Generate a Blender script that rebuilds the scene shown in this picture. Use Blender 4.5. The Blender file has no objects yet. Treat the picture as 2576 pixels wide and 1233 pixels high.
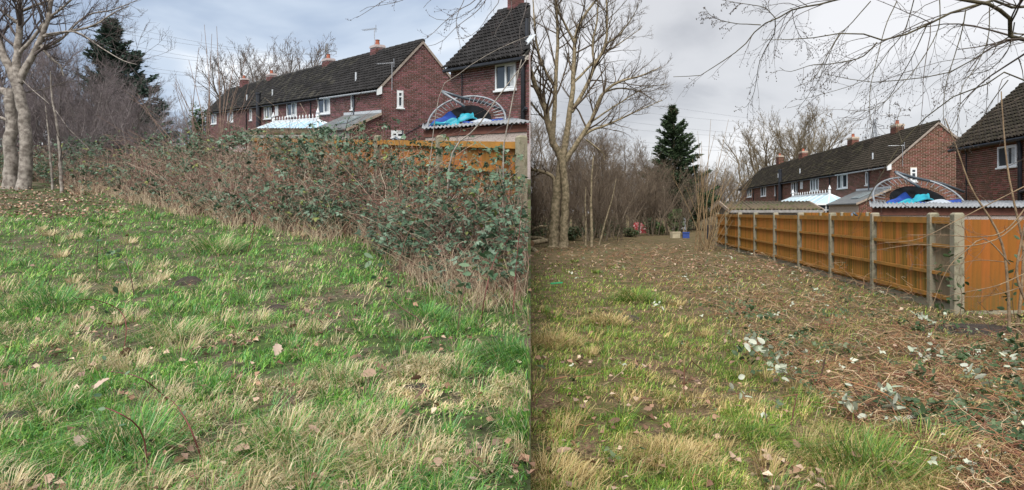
import bpy, bmesh, math, random
import numpy as np
from mathutils import Vector, Matrix
rng = np.random.default_rng(7)
random.seed(7)
scene = bpy.context.scene
col = scene.collection
# ------------------------------------------------------------------ camera
F = 1700.0          # focal length, in units of a 2576-wide picture
H = 1.7             # eye height
HZ = 535.0          # row of the level horizon
SEAM = (1335.0-1288.0)/F
S = (HZ-340.0)/F    # gradient of the bank
cam = bpy.data.cameras.new('camera'); cam_o = bpy.data.objects.new('camera', cam); col.objects.link(cam_o)
cam_o.location = (0, 0, H); cam_o.rotation_euler = (math.pi/2, 0, 0)
cam.sensor_width = 36; cam.lens = F/2576*36
cam.shift_y = -(616.5-HZ)/2576
cam.clip_start = 0.1; cam.clip_end = 3000
scene.camera = cam_o
# ------------------------------------------------------------------ world: overcast sky
def srgb(r, g, b):
    f = lambda v: (v/255/12.92) if v/255 <= .04045 else ((v/255+.055)/1.055)**2.4
    return (f(r), f(g), f(b), 1)
w = bpy.data.worlds.new('World'); scene.world = w; w.use_nodes = True
nt = w.node_tree; N = nt.nodes; L = nt.links; N.clear()
def nd(t, **k):
    n = N.new(t)
    for a, b in k.items(): setattr(n, a, b)
    return n
out = nd('ShaderNodeOutputWorld'); bg = nd('ShaderNodeBackground'); bg.inputs[1].default_value = .1
sky = nd('ShaderNodeTexSky', sky_type='NISHITA', sun_disc=False)
SUN_EL, SUN_AZ = math.radians(52), math.radians(196)   # behind the viewer
sky.sun_elevation = SUN_EL; sky.sun_rotation = SUN_AZ
tc = nd('ShaderNodeTexCoord'); sp = nd('ShaderNodeSeparateXYZ'); L.new(tc.outputs['Generated'], sp.inputs[0])
def mth(op, a, b=None, clamp=False):
    n = nd('ShaderNodeMath', operation=op, use_clamp=clamp)
    for i, v in enumerate((a, b)):
        if v is None: continue
        if isinstance(v, (int, float)): n.inputs[i].default_value = v
        else: L.new(v, n.inputs[i])
    return n.outputs[0]
zz = mth('ADD', mth('MAXIMUM', sp.outputs[2], 0.0), .22)
cmb = nd('ShaderNodeCombineXYZ'); L.new(mth('DIVIDE', sp.outputs[0], zz), cmb.inputs[0]); L.new(mth('DIVIDE', sp.outputs[1], zz), cmb.inputs[1])
cmb.inputs[2].default_value = 8.2
def noise(scale, detail, rough, vec, dist=0):
    n = nd('ShaderNodeTexNoise'); n.inputs['Scale'].default_value = scale; n.inputs['Detail'].default_value = detail
    n.inputs['Roughness'].default_value = rough; n.inputs['Distortion'].default_value = dist; L.new(vec, n.inputs['Vector']); return n.outputs[0]
n1 = noise(.9, 6, .5, cmb.outputs[0], .35)
def ramp(fac, stops):
    r = nd('ShaderNodeValToRGB'); el = r.color_ramp.elements
    el[0].position, el[0].color = stops[0]; el[1].position, el[1].color = stops[-1]
    for p, c in stops[1:-1]:
        e = el.new(p); e.color = c
    r.color_ramp.interpolation = 'EASE'
    L.new(fac, r.inputs[0]); return r.outputs[0]
blue = ramp(n1, [(.32, (.85, 1.07, 1.45, 1)), (.43, (1.18, 1.44, 1.86, 1)), (.50, (1.65, 1.9, 2.25, 1)), (.59, (2.75, 2.85, 2.95, 1))])
grey = ramp(n1, [(.32, (1.38, 1.41, 1.5, 1)), (.46, (1.88, 1.9, 1.97, 1)), (.62, (2.4, 2.4, 2.45, 1))])
rad = mth('SQRT', mth('ADD', mth('MULTIPLY', sp.outputs[0], sp.outputs[0]), mth('ADD', mth('MULTIPLY', sp.outputs[1], sp.outputs[1]), 1e-4)))
mr = nd('ShaderNodeMapRange', interpolation_type='SMOOTHSTEP'); L.new(mth('DIVIDE', sp.outputs[0], rad), mr.inputs[0])
mr.inputs[1].default_value = -.055; mr.inputs[2].default_value = .02
mx = nd('ShaderNodeMix', data_type='RGBA'); L.new(mr.outputs[0], mx.inputs[0]); L.new(blue, mx.inputs[6]); L.new(grey, mx.inputs[7])
add = nd('ShaderNodeMix', data_type='RGBA', blend_type='ADD'); add.inputs[0].default_value = .03
L.new(mx.outputs[2], add.inputs[6]); L.new(sky.outputs[0], add.inputs[7])
L.new(add.outputs[2], bg.inputs[0]); L.new(bg.outputs[0], out.inputs[0])
# ------------------------------------------------------------------ sun (veiled by cloud)
sun = bpy.data.lights.new('sun', 'SUN'); sun.energy = 1.5; sun.angle = math.radians(35); sun.color = (1, .97, .92)
sun_o = bpy.data.objects.new('sun', sun); col.objects.link(sun_o); sun_o.location = (0, -20, 40)
sd = Vector((math.sin(SUN_AZ)*math.cos(SUN_EL), math.cos(SUN_AZ)*math.cos(SUN_EL), math.sin(SUN_EL)))
sun_o.rotation_euler = sd.to_track_quat('Z', 'Y').to_euler()
vs = scene.view_settings; vs.view_transform = 'Standard'; vs.look = 'None'; vs.gamma = 1; vs.exposure = 1.88; vs.use_curve_mapping = False
scene.render.engine = 'CYCLES'
# ------------------------------------------------------------------ helpers
def at(x, y, Y): return Vector(((x-1288)/F*Y, Y, H-(y-HZ)/F*Y))
_T = np.random.default_rng(3).random((256, 256))
def vnoise(x, y):
    x = np.asarray(x, float); y = np.asarray(y, float)
    xi = np.floor(x).astype(int); yi = np.floor(y).astype(int); fx = x-xi; fy = y-yi
    fx = fx*fx*(3-2*fx); fy = fy*fy*(3-2*fy)
    g = lambda a, b: _T[a & 255, b & 255]
    return (g(xi, yi)*(1-fx)+g(xi+1, yi)*fx)*(1-fy)+(g(xi, yi+1)*(1-fx)+g(xi+1, yi+1)*fx)*fy
def fbm(x, y, o=3):
    s = 0; a = .5; t = 0
    for k in range(o):
        s = s+a*vnoise(x*2**k+17*k, y*2**k+31*k); t += a; a *= .5
    return s/t
def bump(X, Y): return (fbm(np.asarray(X)*.9+5, np.asarray(Y)*.9, 3)-.5)*.15/(1+(np.asarray(Y, float)/9)**2)
def gl(X, Y):
    Y = np.asarray(Y, float); return S*np.clip(Y, 0, 110)+bump(X, Y)*np.clip(Y, 0, 1)
def gr(X, Y): return bump(np.asarray(X)+40, Y)*np.clip(np.asarray(Y, float), 0, 1)
def groundL(x, y):   # picture point on the bank -> world
    Y = H*F/(y-340); X = (x-1288)/F*Y; return X, Y
def groundR(x, y):
    Y = H*F/(y-HZ); X = (x-1288)/F*Y; return X, Y

def tag(o, label=None, cat=None, group=None, kind=None):
    if label: o['label'] = label
    if cat: o['category'] = cat
    if group: o['group'] = group
    if kind: o['kind'] = kind
    return o
def empty(name, loc, label=None, cat=None, group=None):
    o = bpy.data.objects.new(name, None); o.location = loc; o.empty_display_size = .2; col.objects.link(o)
    return tag(o, label, cat, group)
def link(name, me, parent=None, loc=(0, 0, 0)):
    o = bpy.data.objects.new(name, me); o.location = loc; col.objects.link(o)
    if parent: o.parent = parent
    return o
def mesh_np(name, V, Fa, m=None, colr=None, smooth=False):
    """V (n,3); Fa list of arrays (m,3) or (m,4)"""
    me = bpy.data.meshes.new(name)
    V = np.ascontiguousarray(V, dtype=np.float32)
    if not isinstance(Fa, (list, tuple)): Fa = [Fa]
    Fa = [np.asarray(f, dtype=np.int32) for f in Fa if len(f)]
    nl = sum(f.size for f in Fa); npoly = sum(len(f) for f in Fa)
    me.vertices.add(len(V)); me.vertices.foreach_set('co', V.ravel())
    me.loops.add(nl); me.polygons.add(npoly)
    me.loops.foreach_set('vertex_index', np.concatenate([f.ravel() for f in Fa]))
    cnt = np.concatenate([np.full(len(f), f.shape[1], np.int32) for f in Fa])
    st = np.zeros(npoly, np.int32); st[1:] = np.cumsum(cnt)[:-1]
    me.polygons.foreach_set('loop_start', st); me.polygons.foreach_set('loop_total', cnt)
    if smooth: me.polygons.foreach_set('use_smooth', np.ones(npoly, bool))
    if colr is not None:
        a = me.color_attributes.new('col', 'FLOAT_COLOR', 'POINT')
        c = np.ones((len(V), 4), np.float32); c[:, :3] = colr; a.data.foreach_set('color', c.ravel())
    me.update(calc_edges=True)
    if m: me.materials.append(m)
    return me
class MB:
    def __init__(s): s.v = []; s.f = []
    def quad(s, a, b, c, d):
        n = len(s.v); s.v += [a, b, c, d]; s.f.append((n, n+1, n+2, n+3))
    def poly(s, pts):
        n = len(s.v); s.v += list(pts); s.f.append(tuple(range(n, n+len(pts))))
    def hexa(s, p):   # 8 points: bottom 4 (ccw), top 4
        n = len(s.v); s.v += [Vector(q) for q in p]
        for q in ((0, 3, 2, 1), (4, 5, 6, 7), (0, 1, 5, 4), (1, 2, 6, 5), (2, 3, 7, 6), (3, 0, 4, 7)):
            s.f.append(tuple(n+i for i in q))
    def fbox(s, fr, a0, a1, b0, b1, c0, c1):
        P = fr.p; s.hexa([P(a0, b0, c0), P(a1, b0, c0), P(a1, b1, c0), P(a0, b1, c0), P(a0, b0, c1), P(a1, b0, c1), P(a1, b1, c1), P(a0, b1, c1)])
    def tube(s, pts, r, sides=8, cap=True):
        pts = [Vector(p) for p in pts]; n = len(s.v); k = len(pts)
        rs = r if isinstance(r, (list, tuple)) else [r]*k
        for i, p in enumerate(pts):
            t = (pts[min(i+1, k-1)]-pts[max(i-1, 0)]).normalized()
            u = t.cross(Vector((.13, .31, .94)) if abs(t.z) < .9 else Vector((1, .1, 0))).normalized(); v = t.cross(u)
            for j in range(sides):
                q = 2*math.pi*j/sides; s.v.append(p+(u*math.cos(q)+v*math.sin(q))*rs[i])
        for i in range(k-1):
            for j in range(sides):
                a = n+i*sides+j; b = n+i*sides+(j+1) % sides
                s.f.append((a, b, b+sides, a+sides))
        if cap:
            s.f.append(tuple(n+j for j in range(sides))[::-1]); s.f.append(tuple(n+(k-1)*sides+j for j in range(sides)))
    def build(s, name, m, parent=None, origin=None, smooth=False, loc=(0, 0, 0)):
        o3 = Vector(origin) if origin is not None else Vector((0, 0, 0))
        me = bpy.data.meshes.new(name); me.from_pydata([tuple(Vector(q)-o3) for q in s.v], [], s.f); me.update()
        if smooth: me.polygons.foreach_set('use_smooth', [True]*len(me.polygons))
        me.materials.append(m)
        return link(name, me, parent, loc)
    def clip(s, co, no):
        bm = bmesh.new(); me = bpy.data.meshes.new('tmp'); me.from_pydata([tuple(q) for q in s.v], [], s.f); bm.from_mesh(me)
        r = bmesh.ops.bisect_plane(bm, geom=bm.verts[:]+bm.edges[:]+bm.faces[:], plane_co=co, plane_no=no, clear_outer=True)
        ed = [e for e in r['geom_cut'] if isinstance(e, bmesh.types.BMEdge)]
        if ed:
            try: bmesh.ops.holes_fill(bm, edges=ed)
            except Exception: pass
        bm.to_mesh(me); bm.free()
        s.v = [v.co.copy() for v in me.vertices]; s.f = [tuple(p.vertices) for p in me.polygons]
class Fr:
    def __init__(s, O, r, g): s.O = Vector(O); s.r = Vector(r); s.g = Vector(g)
    def p(s, a, b, c): return s.O+s.r*a+s.g*b+Vector((0, 0, c))
    def ac(s, x, y, b=0.0):     # picture point -> (a, c) on the wall at b
        k = (x-1288)/F; O = s.O+s.g*b
        a = (k*O.y-O.x)/(s.r.x-k*s.r.y); q = O+s.r*a
        return a, H-(y-HZ)/F*q.y-q.z
    def bc(s, x, y, a=0.0):
        k = (x-1288)/F; O = s.O+s.r*a
        b = (k*O.y-O.x)/(s.g.x-k*s.g.y); q = O+s.g*b
        return b, H-(y-HZ)/F*q.y-q.z
# ------------------------------------------------------------------ materials
MATS = {}
def mat(name, c1, c2=None, scale=6, rough=.8, bumpv=0.0, bscale=40, isl=0.0, attr=False, trans=0.0, metal=0.0, c3=None, stretch=None, spec=.3, algae=None):
    if name in MATS: return MATS[name]
    m = bpy.data.materials.new(name); m.use_nodes = True; t = m.node_tree; n = t.nodes; l = t.links
    b = n['Principled BSDF']; b.inputs['Roughness'].default_value = rough; b.inputs['Metallic'].default_value = metal
    b.inputs['Specular IOR Level'].default_value = spec
    g = n.new('ShaderNodeNewGeometry'); oi = n.new('ShaderNodeObjectInfo')
    tcn = n.new('ShaderNodeTexCoord'); vec = tcn.outputs['Object']
    if stretch:
        mp = n.new('ShaderNodeMapping'); mp.inputs['Scale'].default_value = stretch; l.new(vec, mp.inputs[0]); vec = mp.outputs[0]
    def nz(sc, det=4):
        q = n.new('ShaderNodeTexNoise'); q.inputs['Scale'].default_value = sc; q.inputs['Detail'].default_value = det; l.new(vec, q.inputs['Vector']); return q.outputs[0]
    if attr:
        at_ = n.new('ShaderNodeAttribute'); at_.attribute_name = 'col'; c = at_.outputs['Color']
    else:
        r = n.new('ShaderNodeValToRGB'); el = r.color_ramp.elements
        el[0].position = .36; el[1].position = .64; el[0].color = c1; el[1].color = c2 or c1
        if c3: e = el.new(.5); e.color = c3
        l.new(nz(scale), r.inputs[0]); c = r.outputs[0]
    if algae:
        sx = n.new('ShaderNodeSeparateXYZ'); l.new(tcn.outputs['Object'], sx.inputs[0]); mz = n.new('ShaderNodeMapRange'); l.new(sx.outputs[2], mz.inputs[0]); mz.inputs[1].default_value = 1.5; mz.inputs[2].default_value = .1
        mm = n.new('ShaderNodeMath'); mm.operation = 'MULTIPLY'; l.new(mz.outputs[0], mm.inputs[0]); l.new(nz(2.5), mm.inputs[1]); m3 = n.new('ShaderNodeMapRange'); l.new(mm.outputs[0], m3.inputs[0]); m3.inputs[1].default_value = .22; m3.inputs[2].default_value = .62
        mxx = n.new('ShaderNodeMix'); mxx.data_type = 'RGBA'; l.new(m3.outputs[0], mxx.inputs[0]); l.new(c, mxx.inputs[6]); mxx.inputs[7].default_value = algae; c = mxx.outputs[2]
    if isl:
        ad = n.new('ShaderNodeMath'); ad.operation = 'ADD'; l.new(g.outputs['Random Per Island'], ad.inputs[0]); l.new(oi.outputs['Random'], ad.inputs[1])
        fr_ = n.new('ShaderNodeMath'); fr_.operation = 'FRACT'; l.new(ad.outputs[0], fr_.inputs[0])
        mr_ = n.new('ShaderNodeMapRange'); l.new(fr_.outputs[0], mr_.inputs[0]); mr_.inputs[3].default_value = 1-isl; mr_.inputs[4].default_value = 1+isl
        hv = n.new('ShaderNodeHueSaturation'); l.new(c, hv.inputs['Color']); l.new(mr_.outputs[0], hv.inputs['Value']); c = hv.outputs[0]
        m2 = n.new('ShaderNodeMapRange'); l.new(fr_.outputs[0], m2.inputs[0]); m2.inputs[3].default_value = .5+isl*.05; m2.inputs[4].default_value = .5-isl*.05; l.new(m2.outputs[0], hv.inputs['Hue'])
    l.new(c, b.inputs['Base Color'])
    if bumpv:
        bp = n.new('ShaderNodeBump'); bp.inputs['Strength'].default_value = bumpv; bp.inputs['Distance'].default_value = .02
        l.new(nz(bscale, 5), bp.inputs['Height']); l.new(bp.outputs[0], b.inputs['Normal'])
    if trans:
        tr = n.new('ShaderNodeBsdfTranslucent'); l.new(c, tr.inputs[0]); ms = n.new('ShaderNodeMixShader'); ms.inputs[0].default_value = trans
        l.new(b.outputs[0], ms.inputs[1]); l.new(tr.outputs[0], ms.inputs[2]); l.new(ms.outputs[0], n['Material Output'].inputs[0])
    MATS[name] = m; return m
def glass(name, c, rough=.06):
    m = mat(name, c, rough=rough, spec=.6); return m
WHITE = mat('white_upvc', (.72, .74, .75, 1), (.62, .64, .65, 1), 3, .35)
PANE = glass('window_glass', (.035, .045, .055, 1))
CURTAIN = mat('net_curtain', (.42, .44, .45, 1), (.3, .32, .33, 1), 9, .9)
BLACKPL = mat('black_plastic', (.02, .022, .028, 1), (.03, .033, .04, 1), 5, .45)
LEAD = mat('lead_flashing', (.52, .55, .58, 1), (.38, .41, .44, 1), 9, .5)
MORTAR = {'L': mat('mortar_cool', (.50, .43, .42, 1), (.38, .32, .315, 1), 12, .95, .3, 60), 'R': mat('mortar_warm', (.50, .41, .33, 1), (.38, .31, .24, 1), 12, .95, .3, 60)}
BRICK = {'L': mat('brick_cool', (.165, .074, .066, 1), (.105, .048, .046, 1), 3.5, .9, .4, 50, isl=.42), 'R': mat('brick_warm', (.165, .071, .046, 1), (.105, .045, .031, 1), 3.5, .9, .4, 50, isl=.42)}
TILE = {'L': mat('tile_cool', (.034, .032, .032, 1), (.058, .055, .046, 1), 1.4, .95, .6, 25, isl=.3, c3=(.026, .025, .025, 1), spec=.1), 'R': mat('tile_warm', (.036, .030, .023, 1), (.062, .054, .034, 1), 1.4, .95, .6, 25, isl=.3, c3=(.026, .022, .018, 1), spec=.1)}
CONC = mat('concrete', (.26, .225, .165, 1), (.165, .15, .10, 1), 7, .95, .5, 50, c3=(.26, .24, .17, 1))
GREYSTONE = mat('verge_cement', (.33, .28, .24, 1), (.24, .2, .17, 1), 8, .9, .3)
# ------------------------------------------------------------------ ground
def grid_mesh(rows, ufun, nu, zf):
    V = []; 
    for Y in rows:
        x0, x1 = ufun(Y); u = np.linspace(0, 1, nu)**1.5
        X = x0+(x1-x0)*u; V.append(np.stack([X, np.full(nu, Y), zf(X, np.full(nu, Y))], 1))
    V = np.concatenate(V); n = len(rows)
    i, j = np.meshgrid(np.arange(n-1), np.arange(nu-1), indexing='ij'); a = (i*nu+j).ravel()
    return V, np.stack([a, a+1, a+nu+1, a+nu], 1)
def ground_mat(name, cols, litter, scale):
    m = bpy.data.materials.new(name); m.use_nodes = True; t = m.node_tree; n = t.nodes; l = t.links; b = n['Principled BSDF']
    b.inputs['Roughness'].default_value = .95; b.inputs['Specular IOR Level'].default_value = .15
    tcn = n.new('ShaderNodeTexCoord')
    def nz(sc, d=6, dist=0):
        q = n.new('ShaderNodeTexNoise'); q.inputs['Scale'].default_value = sc; q.inputs['Detail'].default_value = d; q.inputs['Roughness'].default_value = .62; q.inputs['Distortion'].default_value = dist; l.new(tcn.outputs['Object'], q.inputs['Vector']); return q.outputs[0]
    def rp(f, st):
        r = n.new('ShaderNodeValToRGB'); e = r.color_ramp.elements; e[0].position, e[0].color = st[0]; e[1].position, e[1].color = st[-1]
        for p, c in st[1:-1]: q = e.new(p); q.color = c
        l.new(f, r.inputs[0]); return r.outputs[0]
    base = rp(nz(scale), cols)
    fine = rp(nz(38, 8), litter)
    mixf = rp(nz(2.3, 4), [(.42, (0, 0, 0, 1)), (.6, (1, 1, 1, 1))])
    mx = n.new('ShaderNodeMix'); mx.data_type = 'RGBA'; l.new(mixf, mx.inputs[0]); l.new(base, mx.inputs[6]); l.new(fine, mx.inputs[7])
    l.new(mx.outputs[2], b.inputs['Base Color'])
    bp = n.new('ShaderNodeBump'); bp.inputs['Strength'].default_value = .9; bp.inputs['Distance'].default_value = .04; l.new(nz(22, 8), bp.inputs['Height']); l.new(bp.outputs[0], b.inputs['Normal'])
    return m
GML = ground_mat('bank_soil', [(.35, (.030, .030, .016, 1)), (.5, (.050, .078, .024, 1)), (.65, (.075, .115, .032, 1))], [(.35, (.045, .034, .026, 1)), (.5, (.11, .085, .06, 1)), (.7, (.20, .16, .11, 1))], 5)
GMR = ground_mat('garden_soil', [(.35, (.042, .032, .018, 1)), (.5, (.08, .07, .026, 1)), (.65, (.10, .10, .03, 1))], [(.35, (.055, .038, .024, 1)), (.5, (.15, .10, .06, 1)), (.7, (.26, .18, .11, 1))], 5)
rows = np.concatenate([np.linspace(-14, 0, 15), np.geomspace(.4, 125, 190)])
V, Fq = grid_mesh(rows, lambda Y: (SEAM*max(Y, 0), -(abs(Y)*1.05+9)), 110, gl)
# earth face where the bank is cut down to the lower plot
nV = len(V); edge = V[np.arange(len(rows))*110]; low = edge.copy(); low[:, 2] = -.3
k = np.arange(len(rows)-1); e2 = np.stack([k, k+1, len(rows)+k+1, len(rows)+k], 1)+nV
far = np.array([[-900, 125, 12.6], [-134, 125, 12.5], [SEAM*125, 125, 12.5], [30, 1200, 30], [-900, 1200, 30]], float)
V = np.concatenate([V, edge, low, far]); nb = nV+2*len(rows)
bank = link('bank', mesh_np('bank', V, [Fq[:, ::-1], e2, np.array([[nb+1, nb+2, nb+3, nb+4]]), np.array([[nb, nb+1, nb+4]])], GML)); tag(bank, 'grassy bank rising towards the brick terrace', kind='structure')
V, Fq = grid_mesh(rows, lambda Y: (SEAM*max(Y, 0), abs(Y)*1.05+9), 110, gr)
nV = len(V); far = np.array([[-1500, -1500, -.35], [1500, -1500, -.35], [1500, 2500, -.35], [-1500, 2500, -.35]], float)
ground = link('ground', mesh_np('ground', np.concatenate([V, far]), [Fq, np.array([[0, 1, 2, 3]])+nV], GMR)); tag(ground, 'level plot of rough grass beside the fence', kind='structure')
# ------------------------------------------------------------------ buildings
def intervals(u0, u1, cuts):
    seg = [(u0, u1)]
    for a, b in cuts:
        ns = []
        for s0, s1 in seg:
            if b <= s0 or a >= s1: ns.append((s0, s1)); continue
            if a > s0: ns.append((s0, a))
            if b < s1: ns.append((b, s1))
        seg = ns
    return seg
def brickwork(wall, fr, face, side, u0, u1, c0, c1, holes, bl, ch, limits=None, keep=None, budget=300, drop=None):
    """bricks proud of the mortar. face 'long': u=a, outward -b ; face 'gable': u=b, outward -a"""
    j = ch*.25; pr = .02; O = wall.location*0
    def P(u, c, d): return fr.p(u, -d, c)-fr.O if face == 'long' else fr.p(-d, u, c)-fr.O
    full = []; rest = []
    nc = int((c1-c0)/ch)
    for i in range(nc):
        cb = c0+i*ch; ct = cb+ch-j
        lo, hi = u0, u1
        if limits: lo, hi = limits(ct)
        if hi-lo < .05: continue
        cuts = [(a, b) for a, b, d, e in holes if e > cb+.01 and d < ct-.01]
        segs = intervals(lo, hi, cuts)
        off = (i % 2)*bl*.5
        k0 = int((lo-u0)/bl)-1
        for k in range(k0, int((hi-u0)/bl)+2):
            a = u0+k*bl-off; b = a+bl-j
            for s0, s1 in segs:
                x0, x1 = max(a, s0), min(b, s1)
                if x1-x0 < .03: continue
                if drop and (drop(P(x0, cb, 0)+fr.O) or drop(P(x1, cb, 0)+fr.O)): continue
                (full if x1-x0 > bl-j-1e-4 else rest).append((x0, x1, cb, ct))
    if keep: full.sort(key=keep)
    ind, more = full[:budget], full[budget:]
    def verts(x0, x1, b0, b1, q=0.0):
        return [P(x0, b0, 0), P(x1, b0, 0), P(x1, b1, 0), P(x0, b1, 0), P(x0, b0, pr+q), P(x1, b0, pr+q), P(x1, b1, pr+q), P(x0, b1, pr+q)]
    FC = [(4, 5, 6, 7), (0, 1, 5, 4), (1, 2, 6, 5), (2, 3, 7, 6), (3, 0, 4, 7)]
    if face == 'gable': FC = [f[::-1] for f in FC]
    v = verts(0, bl-j, 0, ch-j); zero = P(0, 0, 0)
    me = bpy.data.meshes.new('brick'); me.from_pydata([tuple(q-zero) for q in v], [], FC); me.materials.append(BRICK[side]); me.update()
    for x0, x1, b0, b1 in ind:
        link('brick', me, wall, P(x0, b0, 0)+ (P(0, 0, random.uniform(-.004, .004))-zero))
    if rest or more:
        vv = []; ff = []
        for x0, x1, b0, b1 in rest+more:
            n = len(vv); vv += [tuple(q) for q in verts(x0, x1, b0, b1, random.uniform(-.004, .004))]; ff += [tuple(n+i for i in f) for f in FC]
        me = bpy.data.meshes.new('bricks'); me.from_pydata(vv, [], ff); me.materials.append(BRICK[side]); me.update()
        o = link('bricks', me, wall); o['kind'] = 'stuff'
def tiles(roof, fr, side, a0, a1, b0, c0, b1, c1, nrow, tw, keep=None, budget=300, drop=None):
    """interlocking roof tiles laid from the eave (b0,c0) to the ridge (b1,c1)"""
    sl = Vector((0, b1-b0, c1-c0)); 
    nx = (fr.g*(b1-b0)+Vector((0, 0, c1-c0))).cross(fr.r).normalized()
    if nx.z < 0: nx = -nx
    ncol = int((a1-a0)/tw); rowb = (b1-b0)/nrow; rowc = (c1-c0)/nrow
    prof = [(0, .01), (.12, .085), (.28, .09), (.42, .012), (.6, .0), (.75, .08), (.9, .085), (1.0, .01)]
    def tv(a, i, jit=0):
        V = []
        for (t, lift, dz) in ((-.08, .065, 0), (1.0, 0, 0)):
            for u, h in prof:
                V.append(fr.p(a+u*tw*.99, b0+(i+t)*rowb, c0+(i+t)*rowc)+nx*(h+lift+jit))
        for u, h in prof:
            V.append(fr.p(a+u*tw*.99, b0+(i-.08)*rowb, c0+(i-.08)*rowc)+nx*(h+.0+jit*0))
        return V
    m = len(prof); FC = []
    for q in range(m-1): FC.append((q, q+1, m+q+1, m+q)); FC.append((2*m+q, 2*m+q+1, q+1, q))
    base = fr.p(0, b0, c0); v0 = [tuple(q-base) for q in tv(0, 0)]
    me = bpy.data.meshes.new('tile'); me.from_pydata(v0, [], FC); me.materials.append(TILE[side]); me.update()
    al = [(i, k) for i in range(nrow) for k in range(ncol)]
    if drop: al = [(i, k) for i, k in al if not any(drop(fr.p(a0+(k+q)*tw, b0+i*rowb, 0)) or drop(fr.p(a0+(k+q)*tw, b0+(i+1)*rowb, 0)) for q in (0, 1))]
    if keep: al.sort(key=lambda t: keep(t[1]*tw, t[0]))
    for i, k in al[:budget]:
        link('tile', me, roof, fr.p(a0+k*tw, b0+i*rowb, c0+i*rowc)-fr.O+nx*random.uniform(-.004, .006))
    more = al[budget:]
    if more:
        B = np.array(v0); nB = len(B); FA = np.array(FC)
        loc = np.array([tuple(fr.p(a0+k*tw, b0+i*rowb, c0+i*rowc)-fr.O+nx*random.uniform(-.004, .006)) for i, k in more])
        V = (loc[:, None, :]+B[None]).reshape(-1, 3); FF = (np.arange(len(loc))[:, None, None]*nB+FA[None]).reshape(-1, 4)
        o = link('tiles', mesh_np('tiles', V, FF, TILE[side]), roof); o['kind'] = 'stuff'
def window(root, fr, face, u0, u1, c0, c1, split=2, top=False, curtain=True):
    """window set in the wall: frame proud, panes behind, sill below"""
    def box(mb, a, b, lo, hi, d0, d1):
        if face == 'long': mb.fbox(fr, a, b, -d1, -d0, lo, hi)
        else: mb.fbox(fr, -d1, -d0, a, b, lo, hi)
    t = .07*max(1, (u1-u0)/1.6); h = .075
    mb = MB(); box(mb, u0, u0+t, c0, c1, -.03, .045); box(mb, u1-t, u1, c0, c1, -.03, .045)
    box(mb, u0+t, u1-t, c0, c0+h, -.03, .043); box(mb, u0+t, u1-t, c1-h, c1, -.03, .043)
    wf = mb.build('window', WHITE, root, fr.O)
    cuts = [u0+t+(u1-u0-2*t)*q/split for q in range(split+1)]
    for q in range(split):
        a, b = cuts[q], cuts[q+1]
        if q:
            mb = MB(); box(mb, a-t*.5, a+t*.5, c0+h, c1-h, -.03, .042); mb.build('mullion', WHITE, wf, fr.O)
        sash = q % 2 == 0
        if sash:
            s_ = t*.6; mb = MB(); e0 = a+(t*.5 if q else 0); e1 = b-(t*.5 if q < split-1 else 0)
            box(mb, e0, e0+s_, c0+h, c1-h, -.02, .055); box(mb, e1-s_, e1, c0+h, c1-h, -.02, .055)
            box(mb, e0+s_, e1-s_, c0+h, c0+h+.05, -.02, .054); box(mb, e0+s_, e1-s_, c1-h-.05, c1-h, -.02, .054); mb.build('sash', WHITE, wf, fr.O)
        if top:
            mb = MB(); cm = c0+(c1-c0)*.66; box(mb, a+.03, b-.03, cm-.04, cm+.04, -.02, .05); mb.build('transom', WHITE, wf, fr.O)
        mb = MB(); box(mb, a, b, c0+h*.5, c1-h*.5, -.012, .004); mb.build('pane', PANE, wf, fr.O)
        if curtain and (q+int(u0*3)) % 2 == 0:
            mb = MB(); box(mb, a+(b-a)*.12, b-(b-a)*.45, c0+h, c1-h, .0045, .0075); mb.build('curtain', CURTAIN, wf, fr.O)
    mb = MB(); box(mb, u0-.06, u1+.06, c0-.07, c0, -.02, .11); mb.build('sill', WHITE, wf, fr.O)
def chimney(root, fr, side, a, D, cr, wa, wb, h, pot=.35):
    mb = MB(); mb.fbox(fr, a-wa/2, a+wa/2, D/2-wb/2, D/2+wb/2, cr-.9, cr+h)
    mb.fbox(fr, a-wa/2-.05, a+wa/2+.05, D/2-wb/2-.05, D/2+wb/2+.05, cr+h-.18, cr+h-.06)
    st = mb.build('chimney', MORTAR[side], root, fr.O)
    FCs = 0.105; vv = []; ff = []
    FC = [(0, 3, 2, 1), (4, 5, 6, 7), (0, 1, 5, 4), (1, 2, 6, 5), (2, 3, 7, 6), (3, 0, 4, 7)]
    n = int((h+.55)/FCs)
    for i in range(n):
        c = cr-.55+i*FCs
        if cr+h-.2 < c+.09 and c < cr+h-.04: continue
        o = (i % 2)*.17
        for face in ('f', 'g'):
            ln = wa if face == 'f' else wb; x = -ln/2-o
            while x < ln/2:
                x0, x1 = max(x, -ln/2), min(x+.33, ln/2); x += .345
                if x1-x0 < .03: continue
                q = len(vv); 
                A = (a+x0, a+x1, D/2-wb/2-.015, D/2-wb/2+.01) if face == 'f' else (a-wa/2-.015, a-wa/2+.01, D/2+x0, D/2+x1)
                vv += [tuple(fr.p(A[s], A[t], z)-fr.O) for z in (c, c+.092) for s, t in ((0, 2), (1, 2), (1, 3), (0, 3))]
                ff += [tuple(q+k for k in f) for f in FC]
    me = bpy.data.meshes.new('brick_courses'); me.from_pydata(vv, [], ff); me.materials.append(BRICK[side]); o = link('brick_courses', me, st); o['kind'] = 'stuff'
    mb = MB(); p = fr.p(a, D/2, cr+h); mb.tube([p, p+Vector((0, 0, .05)), p+Vector((0, 0, pot*.8)), p+Vector((0, 0, pot))], [.15, .16, .13, .16], 10)
    mb.build('pot', mat('terracotta', (.36, .11, .06, 1), (.24, .08, .05, 1), 6, .8), st, fr.O, smooth=False)
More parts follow.
